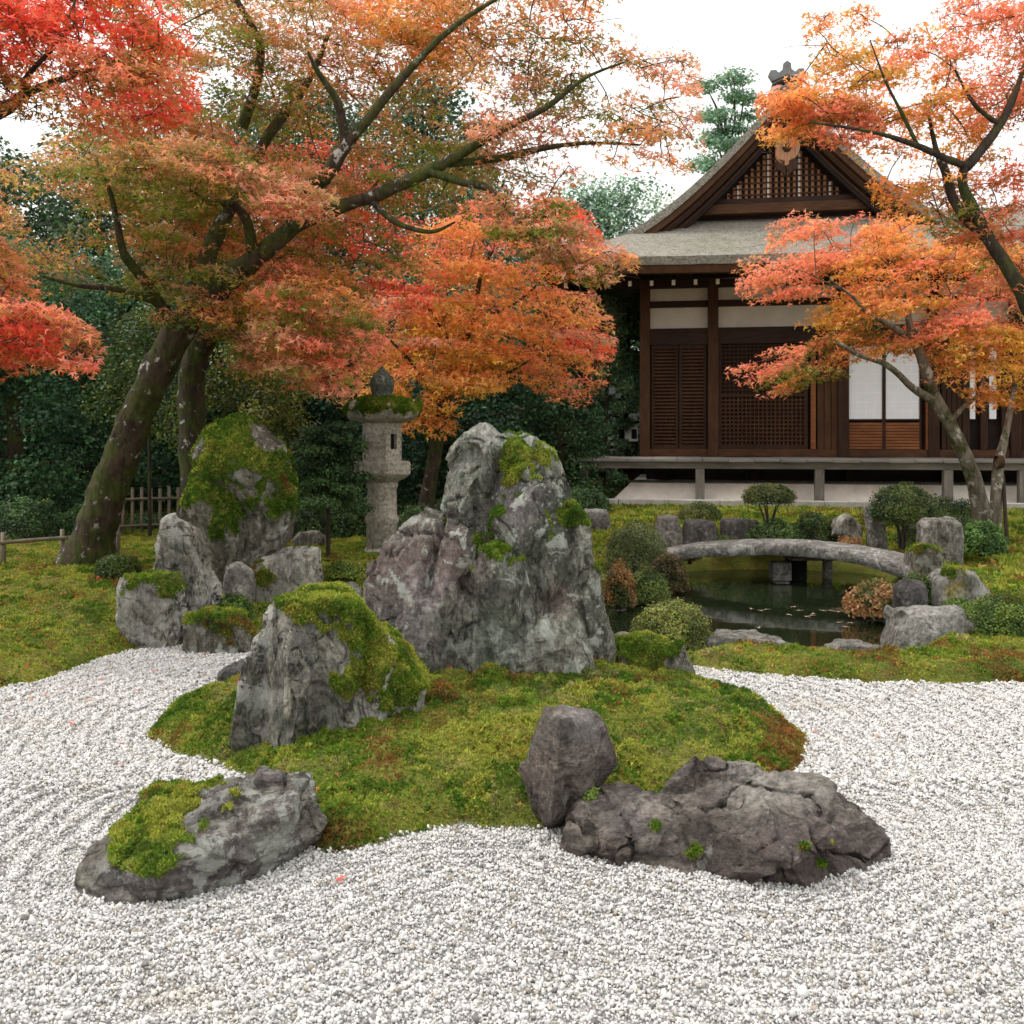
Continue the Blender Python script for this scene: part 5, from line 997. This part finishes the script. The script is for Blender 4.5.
# lattice bay
a, b = U(713)+.13, U(808)-.03; zm = ZH(396)
def lattice(a, b, z0, z1, mat, step, w=.022):
    return part('lattice', mat, [(x_-w/2, x_+w/2, -.012, .012, z0, z1) for x_ in np.arange(a+step, b, step)]+[(a, b, -.020, -.004, z_-w/2, z_+w/2) for z_ in np.arange(z0+step, z1, step)])
part('lattice_frame', M_wdark, [(a-.02, a+.05, -.03, .04, zb1, zn0-.18), (b-.05, b+.02, -.03, .04, zb1, zn0-.18), (a, b, -.031, .041, zm-.03, zm+.03), (a, b, -.032, .04, zb1, zb1+.10), (a, b, .042, .06, zb1, zn0-.18)])
lattice(a+.05, b-.05, zb1+.10, zm-.03, M_wred, .085); lattice(a+.05, b-.05, zm+.03, zn0-.18, M_wdark, .085)
# plank wall, then the paper screens
a, b = U(816)+.02, U(843)-.1
pl = part('plank_wall', M_wred, [(a+(b-a)*i/3+.006, a+(b-a)*(i+1)/3-.006, -.02, .05, zb1, zn0-.18) for i in range(3)], .004)
a, b = U(847), U(921); zs0, zs1 = ZH(419, 880), ZH(344, 880)
for a_, b_ in ((a, (a+b)/2), ((a+b)/2, b)):
    s_ = part('sliding_screen', M_wdark, [(a_, a_+.035, -.03, .02, zb1, zs1), (b_-.035, b_, -.03, .02, zb1, zs1), (a_, b_, -.031, .021, zs0-.03, zs0), (a_, b_, -.032, .022, zs1-.03, zs1+.3)])
    part('paper_panel', M_paper, [(a_+.035, b_-.035, -.008, .008, zs0, zs1-.03)], parent=s_)
    part('muntin', M_white, [(a_+.035, b_-.035, -.0095, -.0085, z_, z_+.012) for z_ in np.arange(zs0+.16, zs1-.05, .19)]+[(x_, x_+.012, -.0105, -.0096, zs0, zs1-.03) for x_ in np.linspace(a_+.035, b_-.035, 5)[1:-1]], parent=s_)
    part('kick_panel', M_worange, [(a_+.035, b_-.035, -.022, .012, z_, z_+.05) for z_ in np.arange(zb1+.01, zs0-.07, .062)], parent=s_)
a, b = U(936)+.1, U(962)
part('plank_wall', M_wdark, [(a+(b-a)*i/4+.006, a+(b-a)*(i+1)/4-.006, -.02, .05, zb1, zn0-.18) for i in range(4)], .004)
for px0, px1 in ((967, 975), (989, 996), (1030, 1036)):
    s_ = part('screen_edge', M_paper, [(U(px0), U(px1), -.02, .03, ZH(419, 970), ZH(345, 970))])
for px in (962, 980, 1001, 1022): part('slender_post', M_wdark, [(U(px), U(px)+.14, -.05, .08, zb1, zn0-.18)], .006)
# veranda
VD = -2.05
ve0 = U(577, VD)
part('veranda_floor', M_wgrey, [(ve0+i*(UR+1.2-ve0)/24+.004, ve0+(i+1)*(UR+1.2-ve0)/24-.004, VD-.08+.01*math.sin(i*2.1), -.10, zf-.055+.004*math.sin(i*3), zf+.004*math.sin(i*5)) for i in range(24)], .006)
part('veranda_beam', M_wgrey, [(ve0+.05, UR+1.2, VD+.06, VD+.18, zf-.19, zf-.058)], .008)
part('veranda_floor', M_wgrey, [(ve0-.35, ve0+.0, VD+1.0, 5, zf-.12, zf-.05)], .008)
for px in (583, 700, 820, 949, 1025): part('veranda_post', M_wgreyv, [(U(px, VD)-.085, U(px, VD)+.085, VD+.03, VD+.2, .02, zf-.19)], .012)
for u in np.arange(.4, UR, 1.9): part('floor_post', M_wdark, [(u-.08, u+.08, -.1, .06, .2, zf-.06)])
mb = MB(); ml = U(612, -1.75)
mb.add([(ml, -1.75, 0), (UR+1, -1.75, 0), (UR+1, -1.45, .34), (ml+.35, -1.45, .34), (UR+1, 3, .34), (ml+.35, 3, .34), (ml, 3, 0), (UR+1, 3, 0)], [(0, 1, 2, 3), (3, 2, 4, 5), (0, 3, 5, 6), (6, 5, 4, 7), (1, 7, 4, 2), (0, 6, 7, 1)]); mb.build('foundation_mound', M_mound, hall)
kb = [(ve0-.1+i*.95, ve0-.1+(i+1)*.95-.012, VD-.45, VD-.25, -.2, .075) for i in range(12)]
part('kerb', M_reedw, kb, .012); part('stone_paving', M_reedw, [(ve0-.1+i*1.3, ve0-.1+(i+1)*1.3-.01, VD-.245, VD+.5, -.2, .03) for i in range(9)], .01)
# lower roof, concave hips
rows = 7; EU0, EU1, EV0, EV1 = -2.05, 11.2, -2.25, 12.0; TU0, TU1, TV0, TV1 = .65, 8.6, .62, 9.2; ZE, ZT = 4.72, 6.05
vs, fs = [], []
for i in range(rows):
    t_ = i/(rows-1); z_ = ZE+(ZT-ZE)*(t_*.82+.18*t_*t_); a = EU0+(TU0-EU0)*t_; b = EU1+(TU1-EU1)*t_; c_ = EV0+(TV0-EV0)*t_; d_ = EV1+(TV1-EV1)*t_; lift = .10*(1-t_)
    nn_ = 16; loop = [(a+(b-a)*s/nn_, c_, z_+lift*(abs(2*s/nn_-1)**4)) for s in range(nn_)]+[(b, c_+(d_-c_)*s/nn_, z_+lift*(abs(2*s/nn_-1)**4)) for s in range(nn_)]+[(b+(a-b)*s/nn_, d_, z_+lift*(abs(2*s/nn_-1)**4)) for s in range(nn_)]+[(a, d_+(c_-d_)*s/nn_, z_+lift*(abs(2*s/nn_-1)**4)) for s in range(nn_)]
    vs += loop
NL = 64
fs = [(i*NL+q, i*NL+(q+1) % NL, (i+1)*NL+(q+1) % NL, (i+1)*NL+q) for i in range(rows-1) for q in range(NL)]+[tuple((rows-1)*NL+q for q in range(NL))]
mb = MB(); base = vs[:NL]; n0 = len(vs); cu, cv = (EU0+EU1)/2, (EV0+EV1)/2
sh = lambda p, d_, dz: (p[0]+(d_ if p[0] < cu-.01 and p[0] <= EU0+.01 else (-d_ if p[0] >= EU1-.01 else 0)), p[1]+(d_ if p[1] <= EV0+.01 else (-d_ if p[1] >= EV1-.01 else 0)), p[2]+dz)
l1 = [sh(p, .03, -.16) for p in base]; vs2 = vs+l1+[sh(p, 1.9, .12) for p in base]
fs += [(q, n0+q, n0+(q+1) % NL, (q+1) % NL) for q in range(NL)]+[(n0+q, n0+NL+q, n0+NL+(q+1) % NL, n0+(q+1) % NL) for q in range(NL)]
mb.add(vs2, fs); mb.build('lower_roof', M_thatch, hall)
mb = MB(); l2 = [sh(p, .05, -.162) for p in base]; l3 = [sh(p, .09, -.31) for p in base]; l4 = [sh(p, .4, -.29) for p in base]; mb.add(l2+l3+l4, [(q, NL+q, NL+(q+1) % NL, (q+1) % NL) for q in range(NL)]+[(NL+q, 2*NL+q, 2*NL+(q+1) % NL, NL+(q+1) % NL) for q in range(NL)]+[(q, (q+1) % NL, 2*NL+(q+1) % NL, 2*NL+q) for q in range(NL)]); mb.build('eave_board', M_wred, hall)
mb = MB(); mb.add([(EU0+.3, EV0+.3, ZE-.16), (EU1-.3, EV0+.3, ZE-.16), (EU1-.3, EV1-.3, ZE-.16), (EU0+.3, EV1-.3, ZE-.16), (0, 0, 5.05), (UR, 0, 5.05), (UR, 8, 5.05), (0, 8, 5.05)], [(0, 1, 5, 4), (1, 2, 6, 5), (2, 3, 7, 6), (3, 0, 4, 7)]); mb.build('eave_soffit', M_wblack, hall)
zr = ZH(282.5, 700, -1.3)
for u in np.arange(-1.55, UR+.8, .435):
    mb = MB(); mb.bar((u, .1, 4.98), (u, -1.35, zr), .075, .10); rt = mb.build('rafter', M_wdark, hall)
    MB().box(u-.034, u+.034, -1.372, -1.352, zr-.05, zr+.055).build('rafter_cap', M_white, rt)
for u in (0.0, U(713), U(813), U(933)):
    mb = MB(); mb.prism([(u-.42, 4.86), (u-.40, 4.74), (u-.22, 4.62), (u+.22, 4.62), (u+.40, 4.74), (u+.42, 4.86)], -.16, -.085); mb.build('bracket', M_wblack, hall, .01)
# upper gable roof: ridge runs back from the viewer
uc = U(787, -.4); hw = 3.52; zap = ZH(86, 787, -.4); ztip = ZH(236, 620, -.4)
def prof_(s, off=0.0):
    """s 0 at the ridge, 1 at the eave tip: the concave verge curve"""
    z_ = ztip+(zap-ztip)*((1-s)**1.38); return hw*s, z_-off
def strip(o1, o2, v0, v1, name, mat, s0=0.0, s1=1.0, inset=0.0):
    mb = MB(); K = 18
    for sg in (-1, 1):
        A = [prof_(s0+(s1-s0)*i/K, o1) for i in range(K+1)]; B = [prof_(s0+(s1-s0)*i/K, o2) for i in range(K+1)]
        pts = [(uc+sg*a, z) for a, z in A]+[(uc+sg*a, z) for a, z in B[::-1]]
        vs = [(p[0], v0, p[1]) for p in pts]+[(p[0], v1, p[1]) for p in pts]; n_ = len(pts); M2 = K+1; f = []
        for i in range(K):
            a0_, a1_, b0_, b1_ = i, i+1, n_-1-i, n_-2-i
            f += [(a0_, a1_, b1_, b0_), (a0_+n_, b0_+n_, b1_+n_, a1_+n_), (a0_, a0_+n_, a1_+n_, a1_), (b0_, b1_, b1_+n_, b0_+n_)]
        f += [(K, K+n_, K+1+n_, K+1), (0, n_-1, 2*n_-1, n_)]
        mb.add(vs, f)
    return mb.build(name, mat, hall)
strip(0, .20, -.42, 9.6, 'upper_roof', M_thatch)
strip(.202, .36, -.38, -.02, 'verge_board', M_wred, 0, .995)
strip(.362, .52, -.24, -.10, 'bargeboard', M_wdark, .0, .97)
strip(.40, .45, -.262, -.242, 'barge_moulding', M_wred, .0, .965)
strip(.53, .72, -.06, .06, 'inner_bargeboard', M_wblack, .0, .86)
strip(.56, .62, -.085, -.062, 'inner_moulding', M_wred, .0, .84)
# gable face
gz0 = ZT+.30; gv = .42
gp = [(uc+sg*prof_(s, .5)[0], prof_(s, .5)[1]) for sg, ss_ in ((-1, np.linspace(.72, 0, 12)), (1, np.linspace(.05, .72, 12))) for s in ss_]
gp = [p for p in gp if p[1] > gz0-.3]
mb = MB(); mb.prism([(gp[0][0], gz0-.4)]+gp+[(gp[-1][0], gz0-.4)], gv, gv+.1); mb.build('gable_wall', M_wblack, hall)
bars = []; w_ = .06
for u in np.arange(uc-2.4, uc+2.4, .125):
    s = abs(u-uc)/hw; z1_ = prof_(s, .74)[1]
    if z1_ > gz0+.08: bars.append((u-w_/2, u+w_/2, gv-.05, gv-.012, gz0, z1_))
part('gable_lattice', M_wgable, bars)
hb = []
for z_ in np.arange(gz0+.10, zap-1.0, .125):
    ext = max([abs(u) for u in np.arange(0, 2.0, .02) if prof_(u/hw, .76)[1] > z_] or [0])
    if ext > .1: hb.append((uc-ext, uc+ext, gv-.068, gv-.052, z_-.018, z_+.018))
part('gable_rail', M_wred, hb)
part('gable_strut', M_plaster, [(uc+x_-.022, uc+x_+.022, gv-.065, gv-.051, gz0, prof_(abs(x_)/hw, .78)[1]) for x_ in (-.95, -.32, .32, .95)])
part('gable_beam', M_wdarkh, [(uc-2.25, uc+2.25, gv-.22, gv+.02, gz0-.13, gz0-.002)], .01); part('gable_beam', M_wredh, [(uc-2.45, uc+2.45, gv-.32, gv+.02, gz0-.34, gz0-.135)], .01)
part('gable_cap', M_wblack, [(uc-2.4, uc+2.4, gv-.02, gv+.35, ZT-.3, gz0-.3)])
# pendant under the apex
zc = ZH(146, 790, -.4)
pd = MB(); pts = []
for i in range(40):
    a = 2*math.pi*i/40; r_ = .20+.055*abs(math.cos(1.5*a+math.pi/2*0))+.07*max(0, -math.sin(a))**3; pts.append((uc+r_*math.cos(a)*1.05, zc+r_*math.sin(a)*1.25))
pd.prism(pts, -.36, -.27); pd.build('gable_pendant', M_wgable, hall, .012)
ob = MB().lathe([(.10, 0), (.085, .03), (.04, .05)], n=6).build('pendant_boss', M_wdark, hall); ob.location = (uc, -.361, zc-.02); ob.rotation_euler = (R(90), 0, 0)
mb = MB()
for sg in (-1, 1):
    mb.prism([(uc+sg*.03, zc-.28), (uc+sg*.16, zc-.22), (uc+sg*.24, zc-.32), (uc+sg*.22, zc-.46), (uc+sg*.12, zc-.50), (uc+sg*.02, zc-.62)], -.36, -.29)
mb.build('gable_pendant', M_wdark, hall, .012)
# ridge
zq = zap-.26
part('ridge', M_rplast, [(uc-.28, uc+.28, -.34, 9.6, zq-.1, zq+.30)], .01)
rr_ = MB()
for zz_, hwid in ((zq+.14, .33), (zq+.31, .30)): rr_.prism([(uc-hwid, zz_), (uc-hwid, zz_+.035), (uc, zz_+.17), (uc+hwid, zz_+.035), (uc+hwid, zz_), (uc, zz_+.13)], -.40, 9.6)
rr_.prism([(uc-.30, zq+.36), (uc-.38, zq+.5), (uc-.33, zq+.60), (uc-.22, zq+.60), (uc-.17, zq+.54), (uc-.09, zq+.60), (uc-.08, zq+.72), (uc, zq+.78), (uc+.08, zq+.72), (uc+.09, zq+.60), (uc+.17, zq+.54), (uc+.22, zq+.60), (uc+.33, zq+.60), (uc+.38, zq+.5), (uc+.30, zq+.36), (uc, zq+.48)], -.44, -.30)
rr_.build('ridge_ornament', M_tile, hall, .012)
oc = MB().lathe([(.09, 0), (.09, .03)], n=16).build('ridge_crest', M_tile, hall); oc.location = (uc, -.36, zq+.18); oc.rotation_euler = (R(90), 0, 0)

# ---------------------------------------------------------------- small things
# wall-hung box by the hall corner, distant store house
ac = empty('air_conditioner', P(631, 434, 23.2), R(-10), label='white boxed air conditioner beyond the hall corner', cat='air conditioner')
MB().box(-.14, .17, -.15, .15, -.17, .17).build('casing', M_white, ac, .015); MB().box(.02, .14, -.165, -.152, -.11, .11).build('grille', M_black, ac)
MB().box(-.12, -.08, -.1, .1, -1.35, -.17).box(.10, .14, -.1, .1, -1.35, -.17).build('stand', M_wblack, ac)
st = empty('storehouse', P(634, 480, 30), R(-10), label='small white walled storehouse far behind the hall corner', cat='building')
MB().box(-1.2, 1.2, 0, 3, -.5, 2.0+.9).build('wall', M_white, st); MB().prism([(-1.7, 2.85), (0, 3.75), (1.7, 2.85), (1.7, 2.97), (0, 3.9), (-1.7, 2.97)], -.4, 3.4).build('roof', M_tile, st)
part('storehouse_door', M_wdark, [(-.45, .45, -.03, -.003, -.5, 1.4)], parent=st); MB().box(-1.25, 1.25, -.02, 3.02, -.6, .3).build('plinth', M_reedw, st)
# bamboo fences
def fence(label, p0, p1, hgt, n, rails, r_=.02):
    p0, p1 = np.array(p0), np.array(p1); e = empty('bamboo_fence', p0, label=label, cat='fence'); d_ = p1-p0
    for i in range(n):
        q = d_*i/(n-1); o_ = MB().lathe([(r_*1.15, -.15), (r_, hgt*(.97+.06*random.random()))], n=8).build('picket', M_bamboo, e, 0, True); o_.location = q
    for z_ in rails:
        T = Tubes(); T.add([np.array([0, -r_*1.6, z_]), d_*.5+np.array([0, -r_*1.6, z_+.01]), d_+np.array([0, -r_*1.6, z_])], [r_*.9]*3, 8, 3, 0); T.build('rail', M_bamboo, e, (0, 0, 0))
fence('upright bamboo picket fence behind the leaning maple', P(104, 538, 13.4), P(178, 534, 13.9), .66, 9, (.14, .50), .022)
fence('low bamboo rail along the path at the frame edge', P(-60, 572, 10.0), P(118, 556, 11.0), .34, 4, (.24,), .024)
# stake props near the slim maple
pr_ = empty('bamboo_prop', P(996, 527, 13.6), label='pale bamboo prop tied upright beside the slim maple', cat='post')
Tb = Tubes(); b0 = P(996, 527, 13.6); Tb.add([P(995, 530, 13.6), P(998, 469, 13.6), P(1006, 432, 13.7), P(1015, 385, 13.8)], [.085, .075, .05, .035], 10, 4, .02); Tb.build('pole', M_barkE, pr_, b0)
Tb = Tubes(); Tb.add([P(996, 462, 13.5), P(1002, 462, 13.5)], [.09, .09], 10, 2, .02); Tb.build('tie', M_wred, pr_, b0)
pr2 = empty('bamboo_prop', P(1007, 540, 13.3), label='thin dark stake leaning behind the pale bamboo prop', cat='post'); Tb = Tubes(); Tb.add([P(1007, 543, 13.3), P(1003, 475, 13.6)], [.03, .025], 8, 3, .02); Tb.build('pole', M_barkB, pr2, P(1007, 540, 13.3))
# fallen leaves
def one_leaf(c):
    v = LTV.copy(); return v
lv = []
for kind_, (cl, lab) in enumerate([((.62, .05, .03), 'fallen red maple leaf lying on the white gravel'), ((.50, .22, .10), 'fallen tan leaf lying on the white gravel')]):
    me = bpy.data.meshes.new('fallen_leaf'); me.from_pydata([tuple(q*.028) for q in LTV], [], [tuple(int(z) for z in f) for f in LTF]); me.update()
    m = MT('fallen_leaf_%s' % ('red', 'tan')[kind_]); m.base(cl).set(Roughness=.6); me.materials.append(m.m); lv.append((me, lab))
spots = [(123, 745), (120, 765), (817, 733), (186, 660), (155, 672), (100, 680), (60, 690), (30, 700), (140, 690), (8, 718), (205, 655), (90, 700), (70, 725), (45, 675+20), (960, 660+40), (875, 738), (340, 880), (35, 722), (15, 740), (112, 668), (640, 690+40-5)]
for i, (px, py) in enumerate(spots):
    me, lab = lv[1 if i % 4 == 3 else 0]; p = G(px, py, .012); di_, db_ = masks(np.array([p[0]]), np.array([p[1]]))[:2]
    if di_[0] < 0.03 or db_[0] < 0.03: continue
    o = bpy.data.objects.new('fallen_leaf', me); COL.objects.link(o); o.location = (p[0], p[1], .022); o.rotation_euler = (random.uniform(-.4, .4), random.uniform(-.4, .4), random.uniform(0, 6)); tag(o, lab, 'leaf', 'maple leaves fallen on the gravel')
me = bpy.data.meshes.new('floating_leaf'); me.from_pydata([tuple(q*np.array([.05, .05, .008])) for q in LTV], [], [tuple(int(z) for z in f) for f in LTF]); me.update(); m = MT('floating_leaf'); m.base((.5, .36, .26)).set(Roughness=.6); me.materials.append(m.m)
for px, py in [(750, 609), (760, 611), (767, 610), (793, 607), (800, 611), (812, 614), (808, 617), (822, 611), (830, 611), (838, 612), (845, 611), (790, 615), (840, 623), (850, 623), (812, 616), (760, 628), (846, 627)]:
    p = G(px, py, WZ); o = bpy.data.objects.new('floating_leaf', me); COL.objects.link(o); o.location = (p[0], p[1], WZ+.006); o.rotation_euler = (0, 0, random.uniform(0, 6)); o.scale = (1.3, .8, 1)
    tag(o, 'pale fallen leaf floating on the dark pond water', 'leaf', 'leaves floating on the pond')
# leaf litter on moss
n = 8000; p = np.stack([rng.uniform(-6, 6, n), rng.uniform(3.8, 13, n)], 1); h, mo, di, db, dp = H(p[:, 0], p[:, 1], True); kp = ((di < -.03) & (rng.random(n) < .35) | (db < -.03)) & (dp > .05); p, h = p[kp], h[kp]
c = np.array([C[q] for q in rng.choice(['R', 'B', 'T', 'B', 'M'], len(p))])*.8; V, Fq, Cc = leaves(np.c_[p, h+.02], np.tile(np.array([[0, 0, 1.]]), (len(p), 1)), .019, jit(c), wob=.5)
tag(mesh_np('leaf_litter', V, [Fq], M_maple, col=Cc), 'scattered red and brown leaves caught in the moss', 'leaf litter', kind='stuff')
